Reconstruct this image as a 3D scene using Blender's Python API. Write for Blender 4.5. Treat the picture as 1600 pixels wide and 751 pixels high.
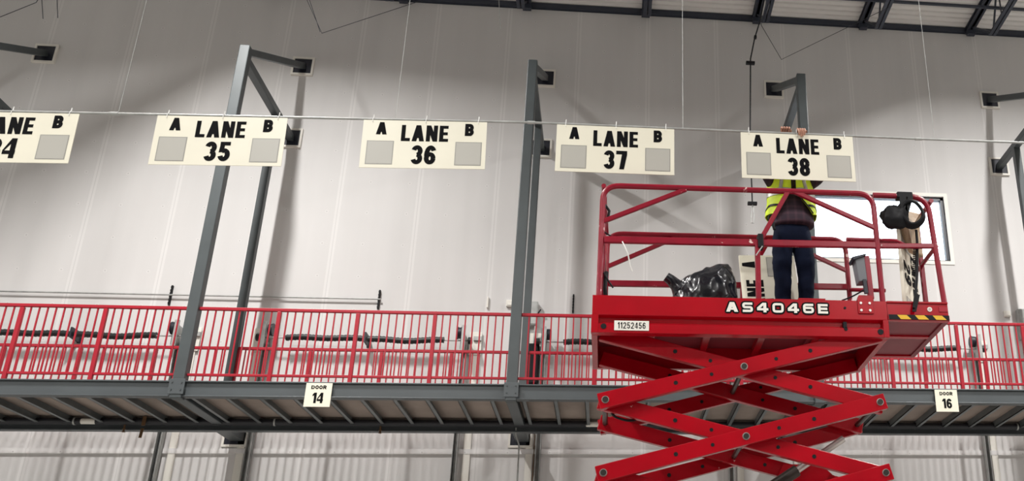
import bpy, bmesh, math, random
from mathutils import Vector, Matrix, noise
random.seed(7)
PI = math.pi
for o in list(bpy.data.objects): bpy.data.objects.remove(o)
COL = bpy.context.scene.collection
SC = bpy.context.scene

# ------------------------------------------------------------ camera
FPX, CX, CY, YAW, PITCH, ROLL = 1526.17, 1150.08, 425.71, 0.13503, 0.38998, -0.0262
cam_d = bpy.data.cameras.new('camera'); cam = bpy.data.objects.new('camera', cam_d); COL.objects.link(cam)
cam_d.sensor_width = 36; cam_d.sensor_fit = 'HORIZONTAL'; cam_d.lens = FPX/1600*36
cam_d.shift_x = (800-CX)/1600; cam_d.shift_y = (CY-375.5)/1600
cam_d.clip_end = 200
fw = Vector((math.sin(YAW)*math.cos(PITCH), math.cos(YAW)*math.cos(PITCH), math.sin(PITCH)))
rt = Vector((math.cos(YAW), -math.sin(YAW), 0)); up = rt.cross(fw)
r2 = rt*math.cos(ROLL)+up*math.sin(ROLL); u2 = -rt*math.sin(ROLL)+up*math.cos(ROLL)
M = Matrix((r2, u2, -fw)).transposed().to_4x4(); M.translation = (0, 0, 1.6)
cam.matrix_world = M
SC.camera = cam

# ------------------------------------------------------------ world and exposure
w = bpy.data.worlds.new('sky'); SC.world = w; w.use_nodes = True
bg = w.node_tree.nodes['Background']; bg.inputs[0].default_value = (0.80, 0.90, 1.0, 1); bg.inputs[1].default_value = 5.0
SC.view_settings.view_transform = 'Standard'; SC.view_settings.look = 'None'
SC.view_settings.exposure = 0.0; SC.view_settings.gamma = 1.0
SC.view_settings.use_curve_mapping = False
LAMP_W = 1000.0
LAMP_SPREAD = 160
LAMP_COL = (1.0, 0.975, 0.945)

# ------------------------------------------------------------ materials
def mat(name, col, rough=0.5, metal=0.0, coat=0.0, var=0.0, scale=6.0, bump=0.0, spec=0.5, stretch=None):
    m = bpy.data.materials.new(name); m.use_nodes = True
    nt = m.node_tree; b = nt.nodes['Principled BSDF']
    b.inputs['Base Color'].default_value = (*col, 1); b.inputs['Roughness'].default_value = rough
    b.inputs['Metallic'].default_value = metal; b.inputs['Coat Weight'].default_value = coat
    b.inputs['Specular IOR Level'].default_value = spec
    if var or bump:
        tc = nt.nodes.new('ShaderNodeTexCoord'); n = nt.nodes.new('ShaderNodeTexNoise')
        n.inputs['Scale'].default_value = scale; n.inputs['Detail'].default_value = 5
        if stretch:
            mp = nt.nodes.new('ShaderNodeMapping'); mp.inputs['Scale'].default_value = stretch
            nt.links.new(tc.outputs['Object'], mp.inputs[0]); nt.links.new(mp.outputs[0], n.inputs['Vector'])
        else: nt.links.new(tc.outputs['Object'], n.inputs['Vector'])
        if var:
            r = nt.nodes.new('ShaderNodeValToRGB')
            r.color_ramp.elements[0].position = .3; r.color_ramp.elements[1].position = .7
            r.color_ramp.elements[0].color = (*[c*(1-var) for c in col], 1)
            r.color_ramp.elements[1].color = (*[min(1, c*(1+var*.6)) for c in col], 1)
            nt.links.new(n.outputs['Fac'], r.inputs[0]); nt.links.new(r.outputs[0], b.inputs['Base Color'])
        if bump:
            bp = nt.nodes.new('ShaderNodeBump'); bp.inputs['Strength'].default_value = bump; bp.inputs['Distance'].default_value = .02
            nt.links.new(n.outputs['Fac'], bp.inputs['Height']); nt.links.new(bp.outputs[0], b.inputs['Normal'])
    return m

RED = mat('lift_red_paint', (0.36, 0.0005, 0.008), .24, coat=.1, spec=.32, var=.12, scale=3)
REDRAIL = mat('lift_red_shaded', (0.25, 0.002, 0.018), .30, coat=.1, spec=.35, var=.15, scale=9)  # same red paint as the lift, colour darkened for the shaded rails
GRED = mat('guardrail_red_paint', (0.36, 0.006, 0.020), .4, spec=.35, var=.1, scale=4)
STEEL = mat('hanger_grey_paint', (0.055, 0.066, 0.070), .45, var=.12, scale=3)
BEAM = mat('walkway_grey_paint', (0.066, 0.077, 0.083), .42, var=.1, scale=2)
GALV = mat('galvanised_steel', (0.40, 0.41, 0.40), .42, metal=.25, var=.2, scale=9)
DARK = mat('dark_steel', (0.012, 0.014, 0.024), .45)
BLACK = mat('black_rubber', (0.006, 0.006, 0.008), .55, spec=.22)
SPRING = mat('spring_wire', (0.018, 0.022, 0.022), .45, metal=.3)
WHITE = mat('white_trim', (0.78, 0.76, 0.70), .5)
BONE = mat('sign_cream', (0.80, 0.77, 0.64), .38, var=.03, scale=3)
INK = mat('black_print', (0.003, 0.003, 0.004), .7, spec=.1)
GREYLBL = mat('grey_label', (0.44, 0.43, 0.39), .4, metal=.0)
GREYEDGE = mat('grey_label_edge', (0.30, 0.295, 0.27), .4)
PLY = mat('walkway_board', (0.32, 0.26, 0.225), .8, var=.25, scale=1.3)
JOIST = mat('walkway_joist_steel', (0.14, 0.155, 0.16), .4, metal=.2, var=.15, scale=4)
ZIP = mat('white_nylon', (0.8, 0.8, 0.78), .4)
PIPE = mat('black_pipe', (0.010, 0.011, 0.016), .5)
TRUSS = mat('roof_joist_paint', (0.035, 0.042, 0.06), .5)
GREYWALL = mat('grey_wall_panels', (0.28, 0.28, 0.28), .6, var=.05)
CONC = mat('concrete_floor', (0.30, 0.29, 0.27), .45, var=.1, scale=.8)
YEL = mat('hazard_yellow', (0.72, 0.42, 0.01), .45)
CHROME = mat('bolt_steel', (0.55, 0.52, 0.5), .3, metal=.8)
PIN = mat('pin_dark_steel', (0.05, 0.045, 0.04), .35, metal=.6)
BAGM = mat('black_plastic_film', (0.004, 0.005, 0.010), .24, coat=.25, bump=.35, scale=5)
GREYBOX = mat('grey_plastic', (0.13, 0.135, 0.15), .45)
HIVIS = mat('hi_vis_yellow', (0.62, 0.80, 0.02), .6, var=.12, scale=14, bump=.3)
REFL = mat('reflective_tape', (0.34, 0.33, 0.32), .4, metal=.2)
JEAN = mat('dark_navy_cloth', (0.004, 0.007, 0.020), .9, spec=.12, var=.25, scale=10, bump=.4)
SKIN = mat('skin', (0.42, 0.20, 0.13), .5, var=.12, scale=30)
HAIR = mat('dark_hair', (0.02, 0.013, 0.01), .6)
BOOT = mat('dark_boot', (0.012, 0.011, 0.011), .6)
KRAFT = mat('brown_paper', (0.42, 0.30, 0.19), .5, var=.2, scale=8, bump=.5)
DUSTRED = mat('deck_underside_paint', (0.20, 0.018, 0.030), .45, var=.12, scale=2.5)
COPPER = mat('brass', (0.16, 0.09, 0.045), .4, metal=.5)

def scuff(m, thr=.70, col=(.75, .55, .52)):
    nt = m.node_tree; b = nt.nodes['Principled BSDF']; src = b.inputs['Base Color'].links[0].from_socket
    tc = nt.nodes.new('ShaderNodeTexCoord'); n = nt.nodes.new('ShaderNodeTexNoise'); n.inputs['Scale'].default_value = 5.5; n.inputs['Detail'].default_value = 9; n.inputs['Roughness'].default_value = .68
    nt.links.new(tc.outputs['Object'], n.inputs['Vector'])
    r = nt.nodes.new('ShaderNodeValToRGB'); r.color_ramp.elements[0].position = thr; r.color_ramp.elements[1].position = thr+.02
    mx = nt.nodes.new('ShaderNodeMix'); mx.data_type = 'RGBA'
    nt.links.new(n.outputs['Fac'], r.inputs[0]); nt.links.new(r.outputs[0], mx.inputs[0]); nt.links.new(src, mx.inputs[6]); mx.inputs[7].default_value = (*col, 1)
    nt.links.new(mx.outputs[2], b.inputs['Base Color'])
scuff(REDRAIL, .645); scuff(RED, .70)

def plaid():
    m = mat('plaid_shirt', (0.05, 0.025, 0.04), .85); nt = m.node_tree; b = nt.nodes['Principled BSDF']
    tc = nt.nodes.new('ShaderNodeTexCoord'); sp = nt.nodes.new('ShaderNodeSeparateXYZ'); nt.links.new(tc.outputs['Object'], sp.inputs[0])
    outs = []
    for ax, f in ((0, 26), (2, 26)):
        mu = nt.nodes.new('ShaderNodeMath'); mu.operation = 'MULTIPLY'; mu.inputs[1].default_value = f*2*PI/2
        si = nt.nodes.new('ShaderNodeMath'); si.operation = 'SINE'; gt = nt.nodes.new('ShaderNodeMath'); gt.operation = 'GREATER_THAN'; gt.inputs[1].default_value = .55
        nt.links.new(sp.outputs[ax], mu.inputs[0]); nt.links.new(mu.outputs[0], si.inputs[0]); nt.links.new(si.outputs[0], gt.inputs[0]); outs.append(gt)
    ad = nt.nodes.new('ShaderNodeMath'); ad.operation = 'ADD'; nt.links.new(outs[0].outputs[0], ad.inputs[0]); nt.links.new(outs[1].outputs[0], ad.inputs[1])
    r = nt.nodes.new('ShaderNodeValToRGB'); r.color_ramp.elements[0].color = (.022, .009, .020, 1); r.color_ramp.elements[1].color = (.055, .022, .036, 1)
    hv = nt.nodes.new('ShaderNodeMath'); hv.operation = 'MULTIPLY'; hv.inputs[1].default_value = .5
    nt.links.new(ad.outputs[0], hv.inputs[0]); nt.links.new(hv.outputs[0], r.inputs[0]); nt.links.new(r.outputs[0], b.inputs['Base Color'])
    return m
PLAID = plaid()

class NB:
    """small node-graph helper"""
    def __init__(s, nt): s.nt = nt
    def m(s, op, a, b=None, c=None):
        n = s.nt.nodes.new('ShaderNodeMath'); n.operation = op
        for i, v in enumerate((a, b, c)):
            if v is None: continue
            if isinstance(v, (int, float)): n.inputs[i].default_value = v
            else: s.nt.links.new(v, n.inputs[i])
        return n.outputs[0]

def wall_material():
    m = bpy.data.materials.new('white_wall_panels'); m.use_nodes = True; nt = m.node_tree; g = NB(nt)
    b = nt.nodes['Principled BSDF']; b.inputs['Roughness'].default_value = .62; b.inputs['Specular IOR Level'].default_value = .3
    tc = nt.nodes.new('ShaderNodeTexCoord'); sp = nt.nodes.new('ShaderNodeSeparateXYZ'); nt.links.new(tc.outputs['Object'], sp.inputs[0])
    X, Z = sp.outputs[0], sp.outputs[2]
    u = g.m('MULTIPLY', g.m('ADD', X, 3.445+1.335*40+.6675), 1/1.335)
    d = g.m('MULTIPLY', g.m('ABSOLUTE', g.m('SUBTRACT', g.m('FRACT', u), .5)), 1.335)      # distance from seam
    seam = g.m('LESS_THAN', d, .045)
    groove = g.m('LESS_THAN', d, .006)
    # fastener washers: faint rings
    fx = g.m('MULTIPLY', g.m('SUBTRACT', g.m('FRACT', g.m('MULTIPLY', g.m('ADD', X, 40.0), 1/.6675)), .5), .6675)
    fz = g.m('MULTIPLY', g.m('SUBTRACT', g.m('FRACT', g.m('MULTIPLY', g.m('ADD', Z, .11), 1/.6)), .5), .6)
    rr = g.m('SQRT', g.m('ADD', g.m('MULTIPLY', fx, fx), g.m('MULTIPLY', fz, fz)))
    ring = g.m('MULTIPLY', g.m('LESS_THAN', rr, .030), g.m('GREATER_THAN', rr, .019))
    dot = g.m('LESS_THAN', rr, .008)
    n1 = nt.nodes.new('ShaderNodeTexNoise'); n1.inputs['Scale'].default_value = 1.0; n1.inputs['Detail'].default_value = 6
    mp = nt.nodes.new('ShaderNodeMapping'); mp.inputs['Scale'].default_value = (2.6, 1, .12)
    nt.links.new(tc.outputs['Object'], mp.inputs[0]); nt.links.new(mp.outputs[0], n1.inputs['Vector'])
    n2 = nt.nodes.new('ShaderNodeTexNoise'); n2.inputs['Scale'].default_value = .7; n2.inputs['Detail'].default_value = 4
    nt.links.new(tc.outputs['Object'], n2.inputs['Vector'])
    v = g.m('ADD', g.m('MULTIPLY', n1.outputs['Fac'], .10), g.m('MULTIPLY', n2.outputs['Fac'], .05))
    v = g.m('ADD', v, .565)
    v = g.m('ADD', v, g.m('MULTIPLY', seam, .06)); v = g.m('SUBTRACT', v, g.m('MULTIPLY', groove, .10))
    v = g.m('ADD', v, g.m('MULTIPLY', ring, .05)); v = g.m('SUBTRACT', v, g.m('MULTIPLY', dot, .18))
    cr = nt.nodes.new('ShaderNodeCombineColor'); nt.links.new(v, cr.inputs[0])
    nt.links.new(g.m('MULTIPLY', v, .985), cr.inputs[1]); nt.links.new(g.m('MULTIPLY', v, .975), cr.inputs[2])
    nt.links.new(cr.outputs[0], b.inputs['Base Color'])
    bp = nt.nodes.new('ShaderNodeBump'); bp.inputs['Strength'].default_value = .25; bp.inputs['Distance'].default_value = .01
    nt.links.new(g.m('ADD', n2.outputs['Fac'], g.m('MULTIPLY', seam, .2)), bp.inputs['Height']); nt.links.new(bp.outputs[0], b.inputs['Normal'])
    return m
WALLM = wall_material()
DECKM = mat('roof_deck_white', (0.86, 0.85, 0.83), .5, var=.04, scale=2)

def glass_material():
    m = bpy.data.materials.new('window_glass'); m.use_nodes = True; nt = m.node_tree
    b = nt.nodes['Principled BSDF']; b.inputs['Base Color'].default_value = (1, 1, 1, 1); b.inputs['Roughness'].default_value = 0.0
    b.inputs['Transmission Weight'].default_value = 1.0; b.inputs['IOR'].default_value = 1.05
    return m
GLASS = glass_material()
LEDM = bpy.data.materials.new('lamp_lens'); LEDM.use_nodes = True
_b = LEDM.node_tree.nodes['Principled BSDF']; _b.inputs['Emission Color'].default_value = (1, .97, .9, 1); _b.inputs['Emission Strength'].default_value = 6

# ------------------------------------------------------------ mesh helpers
class MB:
    keep = False
    def __init__(s): s.v = []; s.f = []
    def add(s, vs, fs):
        n = len(s.v); s.v += [tuple(p) for p in vs]; s.f += [tuple(i+n for i in f) for f in fs]; return s
    def box(s, x0, x1, y0, y1, z0, z1):
        x0, x1 = sorted((x0, x1)); y0, y1 = sorted((y0, y1)); z0, z1 = sorted((z0, z1))
        return s.add([(x0,y0,z0),(x1,y0,z0),(x1,y1,z0),(x0,y1,z0),(x0,y0,z1),(x1,y0,z1),(x1,y1,z1),(x0,y1,z1)],
                     [(0,3,2,1),(4,5,6,7),(0,1,5,4),(1,2,6,5),(2,3,7,6),(3,0,4,7)])
    def beam(s, a, b, w, h, upv=(0, 0, 1)):
        a = Vector(a); b = Vector(b); d = (b-a).normalized(); u = Vector(upv)
        sd = d.cross(u).normalized(); u = sd.cross(d).normalized()
        vs = []
        for p in (a, b):
            for i, j in ((-1,-1),(1,-1),(1,1),(-1,1)): vs.append(p+sd*i*w/2+u*j*h/2)
        return s.add(vs, [(0,3,2,1),(4,5,6,7),(0,1,5,4),(1,2,6,5),(2,3,7,6),(3,0,4,7)])
    def tube(s, pts, r, n=10, cap=True, closed=False):
        pts = [Vector(p) for p in pts]; N = len(pts)
        rs = r if isinstance(r, (list, tuple)) else [r]*N
        d0 = (pts[1]-pts[0]).normalized()
        ref = Vector((0,0,1)) if abs(d0.z) < .9 else Vector((1,0,0))
        sd = d0.cross(ref).normalized(); base = len(s.v)
        for i, p in enumerate(pts):
            if closed: d = (pts[(i+1) % N]-pts[i-1]).normalized()
            elif i == 0: d = d0
            elif i == N-1: d = (pts[-1]-pts[-2]).normalized()
            else: d = ((pts[i]-pts[i-1]).normalized()+(pts[i+1]-pts[i]).normalized()).normalized()
            sd = (sd-d*sd.dot(d)).normalized(); u = d.cross(sd)
            for k in range(n):
                a = 2*PI*k/n; s.v.append(tuple(p+(sd*math.cos(a)+u*math.sin(a))*rs[i]))
        for i in range(N if closed else N-1):
            j = (i+1) % N
            for k in range(n): s.f.append((base+i*n+k, base+i*n+(k+1)%n, base+j*n+(k+1)%n, base+j*n+k))
        if cap and not closed:
            s.f.append(tuple(base+k for k in reversed(range(n)))); s.f.append(tuple(base+(N-1)*n+k for k in range(n)))
        return s
    def poly(s, pts, vec):
        """extrude polygon along vec"""
        n = len(pts); vec = Vector(vec); a = [Vector(p) for p in pts]; b = [p+vec for p in a]
        return s.add(a+b, [tuple(reversed(range(n))), tuple(range(n, 2*n))]+[(i, (i+1)%n, n+(i+1)%n, n+i) for i in range(n)])
    def build(s, name, m, parent=None, smooth=False, bevel=0.0, subsurf=0):
        me = bpy.data.meshes.new(name); me.from_pydata(s.v, [], s.f)
        if not s.keep:
            bm = bmesh.new(); bm.from_mesh(me); bmesh.ops.recalc_face_normals(bm, faces=bm.faces); bm.to_mesh(me); bm.free()
        me.materials.append(m); ob = bpy.data.objects.new(name, me); COL.objects.link(ob)
        off = Vector((0,0,0)); p = parent
        while p is not None: off += p.location; p = p.parent
        if parent is not None: ob.parent = parent
        if off.length: me.transform(Matrix.Translation(-off))
        if smooth:
            for f in me.polygons: f.use_smooth = True
            try: me.set_sharp_from_angle(angle=math.radians(40))
            except Exception: pass
        if bevel:
            md = ob.modifiers.new('bevel', 'BEVEL'); md.width = bevel; md.segments = 2; md.limit_method = 'ANGLE'
        if subsurf:
            md = ob.modifiers.new('sub', 'SUBSURF'); md.levels = subsurf; md.render_levels = subsurf
        return ob

def tag(o, label, cat, group=None):
    o['label'] = label; o['category'] = cat
    if group: o['group'] = group
    return o
def thing(name, label, cat, loc, group=None):
    o = bpy.data.objects.new(name, None); COL.objects.link(o); o.location = loc; o.empty_display_size = .1
    return tag(o, label, cat, group)
def struct(name, mb, m, parent=None, **k):
    o = mb.build(name, m, parent, **k)
    if parent is None: o['kind'] = 'structure'
    return o
def rounded(pts, r, n=6):
    pts = [Vector(p) for p in pts]; out = [pts[0]]
    for i in range(1, len(pts)-1):
        p = pts[i]; a = (pts[i-1]-p); b = (pts[i+1]-p); rr = min(r, a.length*.48, b.length*.48)
        A = p+a.normalized()*rr; B = p+b.normalized()*rr
        for k in range(n+1):
            t = k/n; out.append(A*(1-t)**2+p*2*t*(1-t)+B*t*t)
    return out+[pts[-1]]

# ------------------------------------------------------------ lettering (own stroke letters)
def arc(cx, cy, rx, ry, a0, a1, n=14):
    return [(cx+rx*math.cos(math.radians(a0+(a1-a0)*i/n)), cy+ry*math.sin(math.radians(a0+(a1-a0)*i/n))) for i in range(n+1)]
def strip(pts, t):
    """quads of a stroke of width t along pts"""
    out = []; N = len(pts); L = []; R = []
    for i in range(N):
        p = Vector(pts[i]); a = Vector(pts[max(0, i-1)]); b = Vector(pts[min(N-1, i+1)])
        if 0 < i < N-1:
            d1 = (p-a).normalized(); d2 = (b-p).normalized(); d = (d1+d2).normalized(); k = 1/max(.5, d.dot(d1))
        else: d = (b-a).normalized(); k = 1
        nrm = Vector((-d.y, d.x))*t/2*k; L.append(p+nrm); R.append(p-nrm)
    for i in range(N-1): out.append([L[i], L[i+1], R[i+1], R[i]])
    return out
def R_(x0, y0, x1, y1): return [[(x0,y0),(x1,y0),(x1,y1),(x0,y1)]]
def glyph(c, w, t):
    h = t/2; cx = w/2; rx = w/2-h; yU = .75-t/4; yL = .25+t/4; r = .25-t/4
    if c == 'A':
        a = t*1.15
        return [[(0,0),(a,0),(cx+a*.5,1),(cx-a*.5,1)], [(w,0),(w-a,0),(cx-a*.5,1),(cx+a*.5,1)]]+R_(w*.22, .2, w*.78, .2+t*.85)
    if c == 'N':
        a = t*1.1
        return R_(0,0,t,1)+R_(w-t,0,w,1)+[[(0,1),(a,1),(w,0),(w-a,0)]]
    if c == 'L': return R_(0,0,t,1)+R_(0,0,w,t*.9)
    if c == 'E': return R_(0,0,t,1)+R_(0,0,w,t*.85)+R_(0,1-t*.85,w*.97,1)+R_(0,.5-t*.42,w*.92,.5+t*.42)
    if c == 'D': return R_(0,0,t,1)+strip([(t*.5, 1-h), (cx, 1-h)]+arc(w*.45, .5, w*.55-h, .5-h, 90, -90, 16)+[(t*.5, h)], t)
    if c == 'B':
        return R_(0,0,t,1)+strip([(h,1-h)]+arc(w*.55, yU, w*.42-h, r, 90, -90, 10)+[(h,.5)], t)+strip([(h,.5)]+arc(w*.55, yL, w*.45-h, r, 90, -90, 10)+[(h,h)], t)
    if c == 'R':
        a = t*1.1
        return R_(0,0,t,1)+strip([(h,1-h)]+arc(w*.55, yU-.02, w*.43-h, r+.02, 90, -90, 10)+[(h,.46)], t)+[[(w*.42,.48),(w*.42+a,.48),(w,0),(w-a*1.1,0)]]
    if c in 'O0': return strip(arc(cx, .5, rx, .5-h, 0, 360, 28), t)
    if c == 'S': return strip(arc(cx, yU, rx, r, 20, 270, 14)+arc(cx, yL, rx, r, 90, -160, 14), t)
    if c == '1': return R_(w*.5,0,w*.5+t*1.05,1)+[[(w*.08,.66),(w*.08,.83),(w*.5,1),(w*.5+t*.5,1),(w*.5+t*.4,.8)]]
    if c == '2': return strip(arc(cx, .72-t/4, rx, .28-t/4, 175, -40, 14)+[(h*1.2, t*.7)], t)+R_(0,0,w,t*.9)
    if c == '3': return strip(arc(cx, yU, rx*.95, r, 165, -90, 14), t)+strip(arc(cx, yL, rx, r, 90, -165, 14), t)
    if c == '4':
        return R_(w*.56,0,w*.56+t,1)+R_(0,.2,w,.2+t*.85)+[[(0,.2+t*.3),(0,.2+t*.9),(w*.56,1),(w*.56+t*.2,1),(w*.56+t*.2,.78)]]
    if c == '5': return R_(w*.1,1-t*.88,w*.94,1)+[[(w*.14,1),(w*.14+t*.9,1),(w*.07+t*.9,.47),(w*.05,.45)]]+strip(arc(cx, .33, rx, .33-h, 140, -165, 18), t)
    if c == '6': return strip(arc(cx, .32, rx, .32-h, 0, 360, 24), t)+strip(arc(cx+w*.04, .5, rx+w*.04, .5-h, 35, 190, 14), t)
    if c == '7': return R_(0,1-t*.9,w,1)+[[(w-t*.3,1-t*.5),(w,1-t*.5),(w,1-t),(w*.30+t*1.05,0),(w*.30,0),(w-t*1.15,1-t*.9)]]
    if c == '8': return strip(arc(cx, yU, rx*.92, r, 0, 360, 20), t)+strip(arc(cx, yL, rx, r, 0, 360, 20), t)
    if c == '9': return [[(w-x, 1-y) for x, y in q] for q in glyph('6', w, t)]
    return []
def text(mb, s, org, dx, dy, height, cw=.62, t=.2, gap=.14, grow=0.0, centre=True, widths=None):
    """writes s into mb; org = baseline centre (or left), dx/dy unit vectors, cw = letter width over height"""
    org = Vector(org); dx = Vector(dx); dy = Vector(dy); W = widths or {}
    ws = [W.get(c, cw*.62 if c == '1' else cw) for c in s]
    tot = sum(ws)+gap*(len(s)-1); x = -tot/2 if centre else 0
    nrm = dx.cross(dy).normalized(); lay = 0; mb.keep = True
    for c, wd in zip(s, ws):
        for q in glyph(c, wd, t):
            q = [Vector(p) for p in q]
            ctr = Vector((wd/2, .5))
            vs = []
            ar = sum(q[i].x*q[(i+1) % len(q)].y-q[(i+1) % len(q)].x*q[i].y for i in range(len(q)))
            if ar < 0: q.reverse()
            lay += 1
            for p in q: vs.append(org+dx*(x+p.x)*height+dy*p.y*height+nrm*.00012*(lay % 9))
            mb.add(vs, [tuple(range(len(vs)))])
        x += wd+gap
    return tot*height

# ------------------------------------------------------------ layout numbers (metres)
YW, YF, YR = 16.0, 13.53, 15.16              # wall face, walkway front plane, walkway rear plane
BAYS = [-10.12+4.3751*i for i in range(5)]
ZUP, ZLO, ZTOP = 12.10, 10.595, 10.67
XA, XB = -13.2, 12.6                         # walkway ends (beyond the frame)

# ------------------------------------------------------------ the room
WX0, WX1, WZ0, WZ1 = 3.60, 6.19, 8.57, 9.90
mb = MB()
mb.box(-24, WX0, YW, YW+.25, 0, 14.4).box(WX1, 26, YW, YW+.25, 0, 14.4).box(WX0, WX1, YW, YW+.25, 0, WZ0).box(WX0, WX1, YW, YW+.25, WZ1, 14.4)
struct('wall_back', mb, WALLM)
struct('wall_left', MB().box(-24.25, -24, -24, YW+.25, 0, 14.4), GREYWALL)
struct('wall_right', MB().box(26, 26.25, -24, YW+.25, 0, 14.4), GREYWALL)
struct('wall_front', MB().box(-24.25, 26.25, -24.25, -24, 0, 14.4), GREYWALL)
struct('floor', MB().box(-24.25, 26.25, -24.25, YW+.25, -.2, 0), CONC)
# ribbed metal roof deck, ribs running along the wall
mb = MB(); prof = []
y = -24.0
while y < YW+.2:
    prof += [(y, 13.80), (y+.095, 13.80), (y+.108, 13.86), (y+.139, 13.86)]
    y += .152
vs = []; n = len(prof)
for X_ in (-24.25, 26.25):
    for (yy, zz) in prof: vs.append((X_, yy, zz))
for X_ in (-24.25, 26.25):
    vs += [(X_, prof[0][0], 14.1), (X_, prof[-1][0], 14.1)]
fs = [(i, i+1, n+i+1, n+i) for i in range(n-1)]
fs.append((2*n, 2*n+1, 2*n+3, 2*n+2))
mb.add(vs, fs); struct('ceiling', mb, DECKM)
struct('trim_1', MB().box(-24, 26, YW-.06, YW, 13.70, 13.80).box(-24, 26, YW-.012, YW, 13.68, 13.70), TRUSS)   # dark edge angle under the roof
struct('trim_2', MB().box(-24, 26, YW-.035, YW, 4.965, 5.045), WALLM)                                            # flashing ledge

# window
win = struct('window_1', MB().box(WX0-.07, WX1+.07, YW-.015, YW+.0, WZ0-.07, WZ0).box(WX0-.07, WX1+.07, YW-.015, YW, WZ1, WZ1+.07)
             .box(WX0-.07, WX0, YW-.015, YW, WZ0, WZ1).box(WX1, WX1+.07, YW-.015, YW, WZ0, WZ1), WHITE)
FR = .06
fr = MB().box(WX0, WX1, YW+.03, YW+.12, WZ0, WZ0+FR*.6).box(WX0, WX1, YW+.03, YW+.12, WZ1-FR, WZ1).box(WX0, WX0+FR, YW+.03, YW+.12, WZ0, WZ1).box(WX1-FR, WX1, YW+.03, YW+.12, WZ0, WZ1)
struct('window_frame', fr, DARK, win)
struct('window_pane', MB().box(WX0+FR, WX1-FR, YW+.07, YW+.078, WZ0+FR*.6, WZ1-FR), GLASS, win)

# ------------------------------------------------------------ high-bay lamps (the hall's own light, hung under the roof)
def lamp(x, y, k):
    t = thing('high_bay_light', ('linear high bay lamp hung under the roof deck, near the dock wall' if y > 8 else 'linear high bay lamp hung under the roof deck, over the open hall'), 'lamp', (x, y, 13.2), 'high bay lamps under the roof')
    MB().box(x-.16, x+.16, y-.62, y+.62, 13.24, 13.31).build('housing', WHITE, t, bevel=.01)
    MB().box(x-.07, x+.07, y-.58, y+.58, 13.225, 13.24).build('lens', LEDM, t)
    s = MB()
    for sx in (-.5, .5): s.tube([(x, y+sx, 13.31), (x, y+sx, 13.81)], .004, 6)
    s.build('hanger_wire', GALV, t)
    l = bpy.data.lights.new('high_bay_light', 'AREA'); l.shape = 'RECTANGLE'; l.size = .22; l.size_y = 1.16; l.energy = LAMP_W; l.color = LAMP_COL; l.spread = math.radians(LAMP_SPREAD)
    lo = bpy.data.objects.new('lamp_light', l); COL.objects.link(lo); lo.location = (0, 0, .02); lo.parent = t
for y in (10.2, 1.0, -8.0):
    for x in (-19.8, -5.97, 7.86, 21.7): lamp(x, y, 0)

# ------------------------------------------------------------ roof joists
JX = [-10.9, -8.63, -6.36, -4.09, -1.785, 0.50, 2.70, 4.87, 7.13, 9.4]
jw = ['nearest the left edge of the photo', '', '', '', 'above the hanger frame behind the lane 37 sign', 'second along the wall from the black cable on the left', 'at which the black pull cable hangs', 'above the right half of the lift', 'nearest the right edge of the photo', '']
for k, x in enumerate(JX):
    if k < 2 or k > 8: continue
    t = thing('roof_joist', 'dark open-web steel roof joist ' + {2: 'above the left hanger frame, out past the top edge', 3: 'past the top edge above the lane 36 sign', 4: 'at the top edge above the lane 37 hanger frame', 5: 'at the top edge above the lane 37 sign', 6: 'above the lane 38 sign, holding the black cable', 7: 'at the top edge above the window', 8: 'nearest the top right corner'}[k], 'roof joist', (x, YW, 13.0), 'roof joists under the deck')
    MB().box(x-.075, x-.012, 2, YW-.02, 13.66, 13.70).box(x+.012, x+.075, 2, YW-.02, 13.66, 13.70).box(x-.03, x-.012, 2, YW-.02, 13.66, 13.795).box(x+.012, x+.03, 2, YW-.02, 13.66, 13.795).box(x-.075, x+.075, 2, YW-.02, 13.765, 13.797).box(x-.08, x+.08, YW-.2, YW-.1, 13.56, 13.66).build('top_chord', TRUSS, t)
    ye = 14.92
    MB().box(x-.07, x-.012, 2, ye, 12.86, 12.90).box(x+.012, x+.07, 2, ye, 12.86, 12.90).box(x-.03, x-.012, 2, ye, 12.90, 12.95).box(x+.012, x+.03, 2, ye, 12.90, 12.95).build('bottom_chord', TRUSS, t)
    wb = MB(); y = ye-.08
    wb.beam((x, YW-.25, 13.68), (x, ye-.05, 12.9), .035, .035, (1, 0, 0))
    while y > 3:
        wb.beam((x, y, 12.9), (x, y-.45, 13.68), .03, .03, (1, 0, 0)); wb.beam((x, y-.45, 13.68), (x, y-.9, 12.9), .03, .03, (1, 0, 0)); wb.beam((x, y-.45, 13.68), (x, y-.45, 12.9), .022, .022, (1, 0, 0)); y -= .9
    wb.build('web', TRUSS, t)
tag(MB().box(-14, 14, 14.44, 14.48, 13.14, 13.19).build('joist_bridging', TRUSS), 'thin dark steel bridging angle crossing the roof joists near the wall', 'bridging')

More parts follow.
